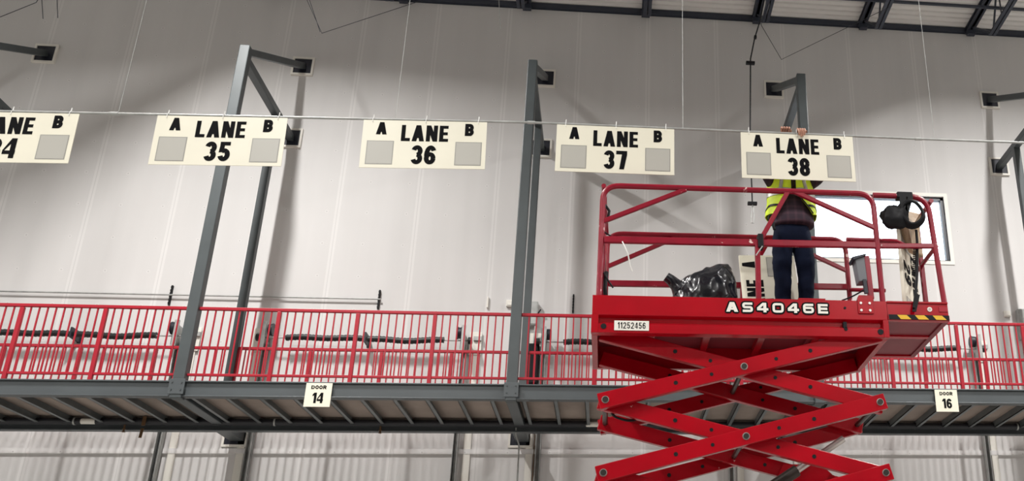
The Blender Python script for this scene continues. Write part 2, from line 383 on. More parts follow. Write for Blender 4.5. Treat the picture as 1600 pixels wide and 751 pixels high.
# ------------------------------------------------------------ hanger frames carrying the walkway
HL = ['steel hanger bracket at the left edge, only its arms on the wall showing', 'grey steel hanger frame behind the lane 35 sign', 'grey steel hanger frame between the lane 36 and 37 signs', 'grey steel hanger frame behind the lane 38 sign and the raised hands', 'grey steel hanger frame at the right edge beyond the window']
def pocket(t, x, z, s=.155, zb=None):
    """white-trimmed wall pocket, its dark inside a flat plate"""
    y0 = YW-.02
    MB().box(x-s, x+s, y0-.01, YW, z-s, z+s).build('pocket_shade_plate', DARK, t)  # flat dark sheet stands in for the shade inside the recess
    f = .035; a = s+f
    MB().box(x-a, x+a, YW-.05, YW, z+s, z+a).box(x-a, x+a, YW-.05, YW, z-a, z-s).box(x-a, x-s, YW-.05, YW, z-s, z+s).box(x+s, x+a, YW-.05, YW, z-s, z+s).build('plate_trim', WHITE, t)
for i, x in enumerate(BAYS):
    t = thing('walkway_hanger', HL[i], 'hanger frame', (x, YF, 5.2), 'steel hanger frames of the walkway')
    MB().box(x-.075, x+.075, YF-.075, YF+.075, 5.18, ZTOP+.12).build('front_post', STEEL, t, bevel=.012)
    MB().box(x-.06, x+.06, YR-.06, YR+.06, 5.3, ZLO-.05).build('rear_post', STEEL, t, bevel=.01)
    MB().box(x-.06, x+.06, YF+.075, YW-.03, ZLO-.07, ZLO+.05).build('horizontal_arm', STEEL, t, bevel=.01)
    MB().beam((x, YF+.02, ZTOP+.05), (x, YW-.04, ZUP), .115, .115).build('tie_arm', STEEL, t, bevel=.01)
    for z in (ZUP, ZLO): pocket(t, x, z)
    pocket(t, x-.06, 5.26)
    # foot under the walkway: cross beam and knee to the wall
    MB().box(x-.075, x+.075, YF+.08, YR-.04, 5.20, 5.315).build('cross_beam', BEAM, t, bevel=.008)
    MB().box(x-.13, x+.08, YR+.03, YW-.03, 5.16, 5.30).build('wall_bracket', BEAM, t, bevel=.008)
    if i in (1, 2):
        MB().box(x-.1, x+.1, YF-.085, YF-.075, 5.23, 5.44).build('splice_plate', BEAM, t, bevel=.004)
        b = MB()
        for sx in (-.06, .06):
            for z in (5.29, 5.39): b.tube([(x+sx, YF-.095, z), (x+sx, YF-.08, z)], .010, 8)
        b.build('bolt', STEEL, t)

# ------------------------------------------------------------ walkway
wk = thing('elevated_walkway', 'long grey steel walkway hung along the white wall with joists below', 'walkway', (0, 14.3, 5.2))
MB().box(XA, XB, YF-.02, YF+.02, 5.21, 5.425).box(XA, XB, YF-.05, YF+.07, 5.405, 5.425).box(XA, XB, YF-.05, YF+.07, 5.205, 5.222).build('front_beam', BEAM, wk, bevel=.004)
MB().box(XA, XB, YR-.015, YR+.02, 5.13, 5.42).box(XA, XB, YR-.06, YR+.06, 5.125, 5.145).build('rear_beam', BEAM, wk)
k = 0; x = BAYS[0]-4.375+.145
while x < XB-.3:
    if x > XA+.1 and min(abs(x-b) for b in BAYS) > .09:
        MB().box(x-.004, x+.004, YF+.02, YR-.015, 5.21, 5.315).box(x-.004, x+.050, YF+.02, YR-.015, 5.21, 5.222).build('joist', JOIST, wk)
    x += .4375
MB().box(XA, XB, YF+.02, YR-.015, 5.316, 5.35).build('deck', PLY, wk)

ZR = 6.49
protos = {}
def rail_panel(x0, x1, Y, label, group, rear=False):
    """guardrail section between two hanger posts: rails, posts every quarter, balusters"""
    zt = ZR if not rear else 6.44
    t = thing('guardrail_section', label, 'guardrail', (x0, Y, 5.43), group)
    MB().box(x0, x1, Y-.022, Y+.022, zt-.045, zt).build('top_rail', GRED, t, bevel=.006)
    MB().box(x0, x1, Y-.016, Y+.016, 5.50, 5.535).build('bottom_rail', GRED, t, bevel=.004)
    q = (x1-x0)/4; nb = 10
    for j in range(0, 5):
        xp = x0+q*j
        if j in (0, 4) and not rear: continue
        if j == 4: continue
        key = ('post', rear)
        if key not in protos:
            protos[key] = MB().box(-.026, .026, -.026, .026, 5.425-5.43, zt-.05-5.43).build('guardrail_post', GRED, None, bevel=.005)
            o = protos[key]
        else:
            o = protos[key].copy(); COL.objects.link(o)
        o.parent = t; o.location = (xp-x0, 0, 0)
    for j in range(4):
        for b in range(1, nb):
            xp = x0+q*j+q*b/nb
            key = ('bal', rear)
            if key not in protos:
                protos[key] = MB().box(-.009, .009, -.009, .009, .09, zt-.045-5.43).build('baluster', GRED, None)
                o = protos[key]
            else:
                o = protos[key].copy(); COL.objects.link(o)
            o.parent = t; o.location = (xp-x0, 0, 0)
FL = {0: 'front red guardrail section at the left edge, left of the first full hanger frame', 1: 'front red guardrail section above the door 14 sign', 2: 'front red guardrail section partly behind the left end of the lift', 3: 'front red guardrail section right of the lift above the door 16 sign'}
RL = {0: 'rear red guardrail section at the left edge, nearest the wall', 1: 'rear red guardrail section behind the one above the door 14 sign', 2: 'rear red guardrail section by the wall behind the lift', 3: 'rear red guardrail section by the wall, right of the lift behind the door 16 section'}
for i in range(4):
    rail_panel(BAYS[i]+.076, BAYS[i+1]-.076, YF, FL[i], 'front guardrail of the walkway')
    rail_panel(BAYS[i]+.062, BAYS[i+1]-.062, YR, RL[i], 'rear guardrail of the walkway', True)

# door number signs on the front beam
def door_sign(x, num, label):
    t = thing('door_number_sign', label, 'sign', (x, YF-.06, 5.08), 'door number signs on the walkway beam')
    MB().box(x-.17, x+.17, YF-.062, YF-.055, 5.075, 5.405).build('board', BONE, t)
    m = MB(); text(m, 'DOOR', (x, YF-.064, 5.32), (1,0,0), (0,0,1), .052, .86, .25, .12); m.build('door_lettering', INK, t)
    m = MB(); text(m, num, (x, YF-.064, 5.125), (1,0,0), (0,0,1), .145, .56, .21, .1); m.build('number', INK, t)
door_sign(-3.93, '14', 'small cream DOOR 14 sign on the walkway beam left of centre')
door_sign(4.90, '16', 'small cream DOOR 16 sign on the walkway beam right of the lift')

# sprinkler pipe under the rear beam
sp = thing('sprinkler_pipe', 'black horizontal pipe with white joints under the rear edge of walkway', 'pipe', (0, YR-.13, 5.25))
segs = [(XA, -7.62), (-7.42, -.36), (-.02, 6.72)]
for a, b in segs: MB().tube([(a, YR-.13, 5.235), (b, YR-.13, 5.235)], .052, 12).build('pipe_run', PIPE, sp, smooth=True)
for a, b in [(-7.62, -7.42), (-.36, -.02), (6.72, XB)]:
    MB().tube([(a, YR-.13, 5.235), (b, YR-.13, 5.235)], .043, 12).build('joint', WHITE, sp, smooth=True)
for x in (-7.72, -4.95, 6.60): MB().tube([(x, YR-.13, 5.235), (x+.022, YR-.13, 5.235)], .058, 12).build('clamp', GALV, sp, smooth=True)
for x in (-7.02, -3.42, -.07):
    h = MB().tube([(x, YR-.13, 5.19), (x, YR-.13, 5.13)], .014, 8).tube([(x, YR-.13, 5.13), (x, YR-.13, 5.115)], .024, 10).tube([(x, YR-.13, 5.115), (x, YR-.13, 5.085)], [.012, .016], 8).tube([(x, YR-.13, 5.085), (x, YR-.13, 5.078)], .026, 10)
    h.build('sprinkler_head', COPPER, sp, smooth=True)
tg = thing('pendant_tag', 'small reddish tag hanging from the black pipe by the left door track', 'tag', (-6.74, YR-.13, 5.0))
MB().box(-6.765, -6.715, YR-.2, YR-.19, 5.16, 5.30).build('strap', COPPER, tg); MB().poly([(-6.76, YR-.2, 5.12), (-6.72, YR-.2, 5.12), (-6.73, YR-.2, 4.98), (-6.77, YR-.2, 4.98)], (0, .01, 0)).build('tail', COPPER, tg)

# ------------------------------------------------------------ dock door counterbalance gear on the wall
DC = {-8.42: 'left edge', -3.98: 'door 14', .44: 'lift', 4.84: 'door 16'}
DL = {-8.42: 'dock door spring and track gear on wall at the left edge behind the guardrail', -3.98: 'dock door spring and track gear on wall between the lane 35 and centre hanger frames', .44: 'dock door spring and track gear on wall behind the left end of lift', 4.84: 'dock door spring and track gear on wall right of the lift extension'}
YS, ZS = 15.76, 6.80
def coil(x0, x1, sag):
    m = MB(); pts = []; rr = []
    n = int((x1-x0)/.028)
    for k in range(n+1):
        u = k/n; pts.append((x0+(x1-x0)*u, YS, ZS-sag*math.sin(PI*u)+.01*math.sin(u*9))); rr.append(.054 if k % 2 else .046)
    return m.tube(pts, rr, 12)
for c, lab in DL.items():
    t = thing('door_spring_gear', lab, 'door gear', (c, YS, 4.2), 'dock door spring gear on the wall')
    MB().tube([(c-1.68, YS, ZS), (c+1.68, YS, ZS)], .012, 8).build('shaft', GALV, t, smooth=True)
    coil(c-1.24, c-.03, -.012).build('torsion_spring', SPRING, t, smooth=True)
    coil(c+.03, c+1.24, .012).build('torsion_spring', SPRING, t, smooth=True)
    MB().box(c-.014, c+.014, YS-.07, YW-.006, ZS-.065, ZS+.10).box(c-.03, c+.03, YW-.02, YW-.006, ZS-.07, ZS+.11).build('centre_bracket', DARK, t)
    for s in (-1, 1):
        xt = c+s*1.56
        MB().box(xt-.035, xt+.035, YS-.13, YS-.10, 6.58, 7.03).box(xt-.035, xt-.028, YS-.13, YW-.006, 6.62, 7.0).build('end_bearing_plate', GALV, t)
        MB().tube([(xt-s*.10, YS, ZS+.13), (xt-s*.04, YS, ZS+.13)], .095, 20).tube([(xt-s*.115, YS, ZS+.13), (xt-s*.10, YS, ZS+.13)], .105, 20).build('cable_drum', DARK, t, smooth=True)
        MB().tube([(xt+s*.07, YS, ZS), (xt+s*.13, YS, ZS)], .06, 14).build('shaft_coupling', SPRING, t, smooth=True)
        MB().box(xt-.045, xt-.038, YW-.17, YW-.05, 1.0, 6.75).box(xt-.045, xt+.03, YW-.06, YW-.05, 1.0, 6.75).box(xt+.02, xt+.03, YW-.17, YW-.05, 1.0, 6.75).build('vertical_track', GALV, t)
        xw = xt+s*.16
        MB().box(xw-.055, xw+.055, YW-.03, YW-.006, .5, 6.72).build('backing_strip', WHITE, t)
        MB().box(xw-.10, xw+.10, YW-.05, YW-.031, 6.62, 7.02).build('backing_plate', WHITE, t, bevel=.005)
        MB().box(xw-.03, xw+.10, YW-.09, YW-.05, 6.86, 6.93).build('plate_bracket', GALV, t)
        MB().tube([(xt-s*.03, YW-.11, 6.85), (xt-s*.03, YW-.11, 1.2)], .004, 6).build('lift_cable', DARK, t)

# conduit with strut stubs on the wall
cd = thing('wall_conduit', 'thin grey horizontal conduit on the wall above the left guardrail', 'conduit', (-8, YW-.05, 7.56))
MB().tube([(-13, YW-.06, 7.565), (-3.86, YW-.06, 7.565)], .014, 8).build('conduit_run', GALV, cd, smooth=True)
for x, l in ((-7.19, 'black slotted strut stub on the wall carrying the conduit, left'), (-3.90, 'black slotted strut stub where the wall conduit ends'), (-.672, 'black slotted strut stub on bare wall beside the lift')):
    m = MB(); z0, z1 = (7.40, 7.74)
    m.box(x-.012, x-.009, YW-.045, YW, z0, z1).box(x+.009, x+.012, YW-.045, YW, z0, z1).box(x-.012, x+.012, YW-.045, YW-.042, z0, z1)
    for k in range(6): m.box(x-.015, x+.015, YW-.05, YW-.04, z0+.02+k*.055, z0+.045+k*.055)
    tag(m.build('strut_channel', BLACK), l, 'strut', 'black strut stubs on the wall')
# little wall boxes
def wbox(x0, x1, z0, z1, d, m, name, label, cat, door=True):
    t = thing(name, label, cat, ((x0+x1)/2, YW, z0))
    MB().box(x0, x1, YW-d, YW-.001, z0, z1).build('body', m, t, bevel=.006)
    if door: MB().box(x0+.015, x1-.015, YW-d-.008, YW-d, z0+.015, z1-.015).build('cover', m, t, bevel=.003)
    return t
wbox(-1.80, -1.67, 7.49, 7.605, .06, WHITE, 'junction_box', 'small white junction box on wall left of the centre hanger frame', 'box')
wbox(7.07, 7.19, 7.49, 7.60, .06, WHITE, 'junction_box', 'small white junction box on wall at the right edge', 'box')
t = wbox(-1.47, -1.26, 7.14, 7.56, .13, GALV, 'disconnect_switch', 'grey electrical disconnect box on the wall behind centre hanger frame', 'switch box')
MB().tube([(-1.26, YW-.08, 7.35), (-1.21, YW-.12, 7.42)], .012, 8).build('handle', DARK, t)
t = wbox(-1.39, -1.20, 6.10, 6.80, .16, BLACK, 'control_panel', 'tall black control box on the wall behind centre hanger frame', 'control box')
MB().tube([(-1.30, YW-.1, 6.80), (-1.29, YW-.1, 7.14)], .012, 8).build('cable_gland', GALV, t)
t = wbox(7.30, 7.52, 7.05, 7.62, .12, GALV, 'disconnect_switch', 'grey electrical box on the wall at the right edge', 'switch box')
MB().tube([(7.41, YW-.06, 7.05), (7.41, YW-.06, 6.4), (7.5, YW-.06, 6.3)], .012, 8).build('cable', BLACK, t)
wbox(-2.125, -2.10, 7.46, 7.66, .05, WHITE, 'wall_sensor', 'thin white sensor strip on wall left of the small junction box', 'sensor', False)
tag(MB().tube(rounded([(-1.43, YR-.02, 5.2), (-1.43, YR, 5.08), (-1.37, YR, 4.95), (-1.35, YR, 3.2)], .06), .012, 8).build('drop_conduit', GALV, smooth=True), 'thin bent grey conduit dropping below the centre hanger frame', 'conduit')
mb = MB()
for x, dx in ((-1.20, .0), (-1.14, .01)):
    mb.tube([(x, YW-.03, 5.6), (x+dx, YW-.03, 5.0), (x, YW-.03, 2.5)], .009, 6)
tag(mb.build('wall_cables', COPPER, smooth=True), 'pair of thin brown cables running down wall beside door track, left of lift', 'cable')

# ------------------------------------------------------------ wires from the roof
def wire(name, pts, r, m, label, cat, group=None):
    return tag(MB().tube(pts, r, 6).build(name, m, smooth=True), label, cat, group)
YSN = 8.10
for x, z, l in ((-4.40, 6.34, 'thin pale suspension wire holding the sign bar, left of the lane 35 sign'), (-2.03, 6.41, 'thin pale suspension wire holding the sign bar above the lane 36 sign'), (.624, 6.43, 'thin pale suspension wire meeting the bar above the left end of lift'), (3.115, 6.435, 'thin pale suspension wire above the window, rightmost of the four')):
    wire('suspension_wire', [(x, YSN, z), (x, YSN, 13.82)], .0024, GALV, l, 'wire', 'suspension wires of the sign bar')
wire('stay_wire', [(-6.0, 14.0, 13.8), (-4.83, 14.0, 11.456), (-2.1, 14.0, 12.84)], .006, DARK, 'dark V-shaped stay wire near the top edge above the lane 35 and 36 signs', 'wire', 'dark stay wires at the roof')
wire('stay_wire', [(-5.35, 14.0, 12.7), (-4.86, 14.0, 11.48)], .005, DARK, 'short dark stay wire joining the tip of the left V-shaped one', 'wire', 'dark stay wires at the roof')
wire('stay_wire', [(2.70, 14.0, 12.88), (2.46, 14.0, 12.12), (2.792, 14.0, 11.42), (4.87, 14.0, 12.7)], .006, DARK, 'dark V-shaped stay wire below roof above the lane 38 sign', 'wire', 'dark stay wires at the roof')
wire('stay_wire', [(-11.2, 14.0, 11.25), (-9.67, 14.0, 11.44), (-9.22, 14.0, 11.75), (-8.9, 14., 12.9)], .006, DARK, 'dark drooping wire at the top left corner', 'wire', 'dark stay wires at the roof')
wire('stay_wire', [(-9.45, 14.0, 12.9), (-9.05, 14.0, 11.45)], .006, DARK, 'first of two short dark wire tails at the top left corner', 'wire', 'dark stay wires at the roof')
wire('stay_wire', [(-9.2, 14.0, 12.9), (-8.84, 14.0, 11.48)], .006, DARK, 'second of two short dark wire tails at the top left corner', 'wire', 'dark stay wires at the roof')
wire('stay_wire', [(-2.2, 14.0, 13.7), (-2.02, 14.0, 12.0), (-1.99, 14.0, 11.75)], .006, GALV, 'short pale wire end hanging below the roof above the centre hanger frame', 'wire', 'dark stay wires at the roof')
hc = thing('pull_cable', 'black cable with clamps and loop hanging down beside the lane 38 sign', 'cable', (2.05, 13.0, 7.8))
MB().tube([(2.55, 13, 12.86), (2.27, 13, 11.45), (2.17, 13, 11.1), (2.09, 13, 10.7), (2.04, 13, 9.2), (2.04, 13, 8.12)], .011, 8).build('cable_run', BLACK, hc, smooth=True)
for z, x in ((11.12, 2.18), (10.62, 2.085), (8.12, 2.04)): MB().box(x-.07 if z < 11 else x-.02, x+.07 if z < 11 else x+.02, 12.97, 13.03, z-.02, z+.02).build('clamp', BLACK, hc)
MB().tube([(2.04, 13, 8.1), (2.01, 13, 7.9), (2.015, 13, 7.80), (2.05, 13, 7.80), (2.06, 13, 7.9), (2.045, 13, 8.1)], .008, 6).build('loop', GALV, hc, smooth=True)

# ------------------------------------------------------------ sign bar and lane signs
bar = thing('sign_bar', 'long thin grey conduit bar that the lane signs hang from', 'bar', (0, YSN, 6.4))
BP = [(-6.6, 6.275), (-4.434, 6.335), (-.80, 6.430), (2.949, 6.435), (5.4, 6.455)]
for (xa, za), (xb, zb) in zip(BP[:-1], BP[1:]):
    MB().tube([(xa, YSN, za), (xb, YSN, zb)], .0115, 10).build('conduit_length', GALV, bar, smooth=True)
for x, z in BP[1:-1]: MB().tube([(x-.035, YSN, z-.001), (x+.035, YSN, z+.001)], .016, 10).build('coupling', GALV, bar, smooth=True)
def barz(x):
    for (xa, za), (xb, zb) in zip(BP[:-1], BP[1:]):
        if xa <= x <= xb: return za+(zb-za)*(x-xa)/(xb-xa)
    return 6.4
def lane_sign(x0, num, label, tilt):
    """x0 left edge; hung on the bar by three ties"""
    W_, H_ = 1.10, .492; z0 = barz(x0)-.018
    t = thing('lane_sign', label, 'sign', (x0, YSN-.016, z0-H_), 'lane signs on the sign bar')
    dz = tilt
    ex = Vector((1, 0, dz)).normalized(); ez = Vector((-dz, 0, 1)).normalized(); O = Vector((x0, YSN-.016, z0))
    P = lambda u, v, d=0: O+ex*u-ez*v+Vector((0, -d, 0))
    MB().poly([P(0,0), P(W_,0), P(W_,H_), P(0,H_)], (0, .006, 0)).build('board', BONE, t)
    m = MB(); text(m, 'LANE', P(.55, .215, .0015), ex, ez, .168, .66, .215, .095, widths={'L': .47, 'A': .65, 'N': .60, 'E': .48}); m.build('lane_lettering', INK, t)
    m = MB(); text(m, num, P(.55, .452, .0015), ex, ez, .195, .52, .215, .075); m.build('number', INK, t)
    m = MB(); text(m, 'A', P(.165, .150, .0015), ex, ez, .128, .74, .26, .1); m.build('letter_a', INK, t)
    m = MB(); text(m, 'B', P(.945, .150, .0015), ex, ez, .128, .62, .26, .1); m.build('letter_b', INK, t)
    for u in (.165, .945):
        h = .118; a, b, c, d = P(u-h, .215, .0012), P(u+h, .215, .0012), P(u+h, .458, .0012), P(u-h, .458, .0012)
        pl = MB().add([a, b, c, d], [(0, 1, 2, 3)]).build('label_plate', GREYEDGE, t)
        g = .008
        a, b, c, d = P(u-h+g, .215+g, .002), P(u+h-g, .215+g, .002), P(u+h-g, .458-g, .002), P(u-h+g, .458-g, .002)
        MB().add([a, b, c, d], [(0, 1, 2, 3)]).build('label_face', GREYLBL, pl)
    for u in (.08, .55, 1.02):
        p = P(u, .0); zb = barz(p.x)
        m = MB().tube([(p.x, YSN+.010, p.z-.02), (p.x, YSN+.016, zb), (p.x, YSN, zb+.016), (p.x, YSN-.018, zb), (p.x, YSN-.024, p.z-.022)], .003, 6)
        m.tube([(p.x, YSN-.004, zb+.012), (p.x+.002, YSN-.006, zb+.045)], .0045, 6)
        m.build('cable_tie', ZIP, t)
lane_sign(-5.805, '34', 'cream LANE 34 sign cut off by the left edge of the photo', .0262)
lane_sign(-4.062, '35', 'cream LANE 35 sign hanging on the bar, second from the left', .0262)
lane_sign(-2.300, '36', 'cream LANE 36 sign hanging in the middle of the bar', .0262)
lane_sign(-.560, '37', 'cream LANE 37 sign hanging between hanger frame and lift', .0014)
lane_sign(1.178, '38', 'cream LANE 38 sign held by the worker above the lift', .0014)

# ------------------------------------------------------------ scissor lift
LY0, LY1 = 7.80, 8.88                        # near and far side of the platform
LX0, LX1, LX2 = -.17, 2.385, 2.945
lift = thing('scissor_lift', 'red scissor lift with raised platform marked AS4046E', 'scissor lift', (1.1, 8.34, 0))
def edge_frame(y, s, name):
    """side beam of the platform: upper board, recess, lower lip (s = +1 outwards is -Y)"""
    pr = [(0, 4.600), (0, 4.425), (.045, 4.408), (.045, 4.365), (.004, 4.345), (.004, 4.268), (.075, 4.262), (.075, 4.60)]
    m = MB(); m.poly([(LX0, y+s*a, z) for a, z in pr], (LX1-LX0, 0, 0)); return m.build(name, RED, lift, bevel=.003)
edge_frame(LY0, 1, 'near_side_beam'); edge_frame(LY1, -1, 'far_side_beam')
for xa, xb in ((LX0-.004, LX0+.055), (LX1-.045, LX1+.004)):
    MB().box(xa, xb, LY0-.002, LY0+.05, 4.264, 4.425).build('beam_end_cap', RED, lift, bevel=.003)
MB().box(LX0, LX0+.05, LY0+.07, LY1-.07, 4.262, 4.60).build('left_end_beam', RED, lift, bevel=.004)
MB().box(LX1-.05, LX1, LY0+.07, LY1-.07, 4.262, 4.60).build('right_end_beam', RED, lift, bevel=.004)
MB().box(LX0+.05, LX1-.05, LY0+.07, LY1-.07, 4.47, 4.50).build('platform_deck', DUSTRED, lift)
m = MB()
for x in (.35, .85, 1.35, 1.85): m.box(x-.03, x+.03, LY0+.07, LY1-.07, 4.41, 4.47)
m.build('deck_cross_member', RED, lift)
# holes, bolts and stickers on the near beam
def disc(x, z, r, name, mt, parent=lift, y=None, d=.004):
    y = LY0-.002 if y is None else y
    return MB().tube([(x, y-d, z), (x, y+.004, z)], r, 18).build(name, mt, parent, smooth=True)
disc(-.071, 4.322, .024, 'hole', BLACK, y=LY0+.003); disc(2.311, 4.316, .026, 'hole', BLACK, y=LY0+.003); disc(2.008, 4.528, .011, 'hole', BLACK)
MB().box(1.985, 2.015, LY0-.001, LY0+.04, 4.345, 4.40).build('slot', BLACK, lift); disc(2.005, 4.335, .016, 'hole', BLACK, y=LY0+.003)
num = MB().box(.018, .308, LY0-.004, LY0+.004, 4.287, 4.372).build('number_plate', WHITE, lift)
m = MB(); text(m, '11252456', (.163, LY0-.0055, 4.302), (1,0,0), (0,0,1), .055, .46, .13, .13); m.build('plate_digits', INK, num)
# model lettering: black outline letters under white ones
def outline_text(s, xa, xb, z, h, y):
    wl = []
    cw = {'A': 1.18, 'S': 1.05, '4': 1.12, '0': 1.12, '6': 1.08, 'E': 1.0}
    n = sum(cw[c] for c in s); gap = ((xb-xa)/h-n)/(len(s)-1)
    lt = MB(); ol = MB(); x = 0; lt.keep = ol.keep = True; k1 = k2 = 0
    for c in s:
        w_ = cw[c]
        for q in wide(c, w_):
            ar = sum(q[i][0]*q[(i+1) % len(q)][1]-q[(i+1) % len(q)][0]*q[i][1] for i in range(len(q)))
            if ar < 0: q = list(reversed(q))
            k1 += 1
            lt.add([(xa+(x+p[0])*h, y-.004-.0001*(k1 % 12), z+p[1]*h) for p in q], [tuple(range(len(q)))])
            # dark outline: the same stroke pieces grown outwards
            cx_ = sum(p[0] for p in q)/len(q); cy_ = sum(p[1] for p in q)/len(q)
            g = .17
            for a in range(8):
                k2 += 1
                ox, oy = g*math.cos(a*PI/4), g*math.sin(a*PI/4)
                ol.add([(xa+(x+p[0]+ox)*h, y-.0008-.00002*(k2 % 100), z+(p[1]+oy)*h) for p in q], [tuple(range(len(q)))])
        x += w_+gap
    o = ol.build('model_lettering_outline', INK, lift); lt.build('model_lettering', WHITE, o)
def wide(c, w_):
    t = .24; h = t/2; k = .22
    def rr(x0, y0, x1, y1, corners):   # rounded-rectangle centreline
        return [tuple(p)[:2] for p in rounded([Vector((a, b, 0)) for a, b in corners], k, 4)]
    if c == '0':
        L = rr(0,0,0,0, [(w_/2, h), (w_-h, h), (w_-h, 1-h), (h, 1-h), (h, h), (w_/2, h)]); return strip(L, t)
    if c == 'S':
        return strip(rr(0,0,0,0, [(w_-.04, 1-h), (h, 1-h), (h, .5), (w_-h, .5), (w_-h, h), (.04, h)]), t)
    if c == '6':
        return strip(rr(0,0,0,0, [(w_-.04, 1-h), (h, 1-h), (h, h), (w_-h, h), (w_-h, .56), (h, .56)]), t)
    if c == 'A':
        a = .36; cx = w_/2
        return [[(0,0),(a,0),(cx+.22,1),(cx-.22,1)], [(w_,0),(w_-a,0),(cx-.22,1),(cx+.22,1)]]+R_(w_*.25, .2, w_*.75, .2+t*.8)
    if c == '4':
        return R_(w_*.56, 0, w_*.56+.3, 1)+R_(0, .2, w_, .2+t)+[[(0,.2+t*.2),(0,.48),(w_*.5,1),(w_*.7,1),(w_*.7,.86),(w_*.24,.4)]]
    return R_(0,0,t*1.15,1)+R_(0,0,w_,t)+R_(0,1-t,w_,1)+R_(0,.5-t/2,w_*.95,.5+t/2)
outline_text('AS4046E', .965, 1.855, 4.471, .088, LY0-.001)

# guard rails of the platform
RT = .0255
def rail_side(Y, name_prefix, x0, x1, near=True):
    zt, zm = 5.655, 5.125
    MB().tube(rounded([(x0, Y, 4.56), (x0+.01, Y, zt), (x1-.01, Y, zt+.012), (x1, Y, 4.56)], .15, 8), RT, 12).build('top_guard_rail', REDRAIL, lift, smooth=True)
    MB().beam((x0+.03, Y, zm), (x1-.02, Y, zm+.022), .04, .062).build('mid_guard_rail', REDRAIL, lift, bevel=.008)
    MB().beam((x0+.015, Y, 5.30), (.63, Y, 5.645), .032, .042).build('rail_brace', REDRAIL, lift, bevel=.006)
    MB().beam((1.27, Y, 5.13), (1.56, Y, 5.66), .032, .042).build('rail_brace', REDRAIL, lift, bevel=.006)
    MB().beam((1.62, Y, 5.66), (x1-.01, Y, 5.32), .032, .042).build('rail_brace', REDRAIL, lift, bevel=.006)
    MB().beam((1.255, Y, 4.58), (1.26, Y, 5.12), .045, .045, (0,1,0)).build('rail_post', REDRAIL, lift, bevel=.006)
rail_side(LY0+.028, 'near', -.118, 2.362); rail_side(LY1-.028, 'far', -.075, 2.34)
for z in (5.655, 5.125, 4.83):
    MB().tube([(-.105, LY0+.03, z), (-.075, LY1-.03, z)], .021, 10).build('end_rail', REDRAIL, lift, smooth=True)
MB().box(-.115, -.075, LY0+.12, LY0+.16, 4.5, 5.64).build('gate_post', REDRAIL, lift, bevel=.006)
m = MB(); m.tube([(-.09, LY0+.10, 5.50), (-.05, LY0+.10, 5.44), (-.06, LY0+.10, 5.36)], .012, 8).tube([(-.10, LY0+.06, 5.22), (-.02, LY0+.04, 5.16), (.01, LY0+.03, 5.14)], .007, 6).tube([(-.10, LY0+.06, 4.86), (-.04, LY0+.03, 4.74), (.0, LY0+.03, 4.68)], .008, 6).tube([(-.06, LY0+.12, 4.86), (-.07, LY0+.10, 4.70), (-.06, LY0+.12, 4.62)], .018, 8)
m.build('gate_latch', BLACK, lift, smooth=True)
# plates at the rail feet
MB().box(2.125, 2.262, LY0-.012, LY0, 4.478, 4.60).build('bolt_plate', RED, lift, bevel=.003)
MB().poly([(2.12, LY0-.010, 4.60), (2.27, LY0-.010, 4.60), (2.255, LY0-.010, 4.648), (2.14, LY0-.010, 4.648)], (0, .05, 0)).build('plate_flange', RED, lift)
for x in (2.150, 2.228):
    for z in (4.505, 4.572): disc(x, z, .0115, 'bolt', CHROME, y=LY0-.012, d=.008)
MB().box(1.60, 1.84, LY0+.0, LY0+.05, 4.60, 4.612).build('hinge_strip', RED, lift)

# platform extension on the right
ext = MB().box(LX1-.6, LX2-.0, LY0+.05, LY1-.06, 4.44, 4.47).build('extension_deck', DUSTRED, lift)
MB().box(LX1+.004, LX2, LY0+.012, LY0+.03, 4.475, 4.605).box(LX1+.004, LX2, LY0+.0, LY0+.05, 4.588, 4.605).box(LX1+.004, LX2, LY0-.005, LY0+.05, 4.425, 4.475).build('extension_near_beam', RED, lift, bevel=.003)
MB().box(LX1-.1, LX2, LY1-.05, LY1-.0, 4.425, 4.605).build('extension_far_beam', RED, lift, bevel=.003)
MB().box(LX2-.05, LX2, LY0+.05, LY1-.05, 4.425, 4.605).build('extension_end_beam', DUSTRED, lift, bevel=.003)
MB().box(LX1-.1, LX2-.05, LY0+.44, LY0+.50, 4.425, 4.445).build('extension_rib', RED, lift)
hz = MB().box(LX1+.01, LX2-.005, LY0-.0085, LY0-.005, 4.430, 4.475).build('hazard_stripe', BLACK, lift)
m = MB()
for x in (2.47, 2.63, 2.79):
    m.add([(x, LY0-.0095, 4.472), (x+.085, LY0-.0095, 4.472), (x+.125, LY0-.0095, 4.433), (x+.03, LY0-.0095, 4.433)], [(0, 1, 2, 3)])
m.build('yellow_band', YEL, hz)
disc(2.775, 4.535, .022, 'round_sticker', WHITE, y=LY0+.008)
disc(2.775, 4.535, .012, 'round_sticker_centre', GREYLBL, y=LY0+.007)
MB().box(2.86, 2.94, LY0+.006, LY0+.012, 4.515, 4.56).build('red_reflector', GRED, lift)
MB().tube(rounded([(2.365, LY0+.055, 5.668), (2.88, LY0+.055, 5.668), (2.925, LY0+.03, 4.6)], .17, 8), RT, 12).build('extension_top_rail', REDRAIL, lift, smooth=True)
MB().beam((2.37, LY0+.055, 5.155), (2.90, LY0+.045, 5.165), .036, .045).build('extension_mid_rail', REDRAIL, lift, bevel=.006)
MB().tube(rounded([(2.36, LY0+.055, 5.215), (2.55, LY0+.055, 5.215), (2.63, LY0+.055, 5.17)], .06, 5), .014, 8).build('extension_stub_rail', REDRAIL, lift, smooth=True)
YM = 8.28
MB().tube([(2.91, LY0+.03, 5.62), (2.91, LY1-.04, 5.62)], .022, 10).build('extension_end_rail', REDRAIL, lift, smooth=True)
MB().tube([(2.91, LY0+.03, 5.16), (2.91, LY1-.04, 5.16)], .020, 10).build('extension_end_rail', REDRAIL, lift, smooth=True)
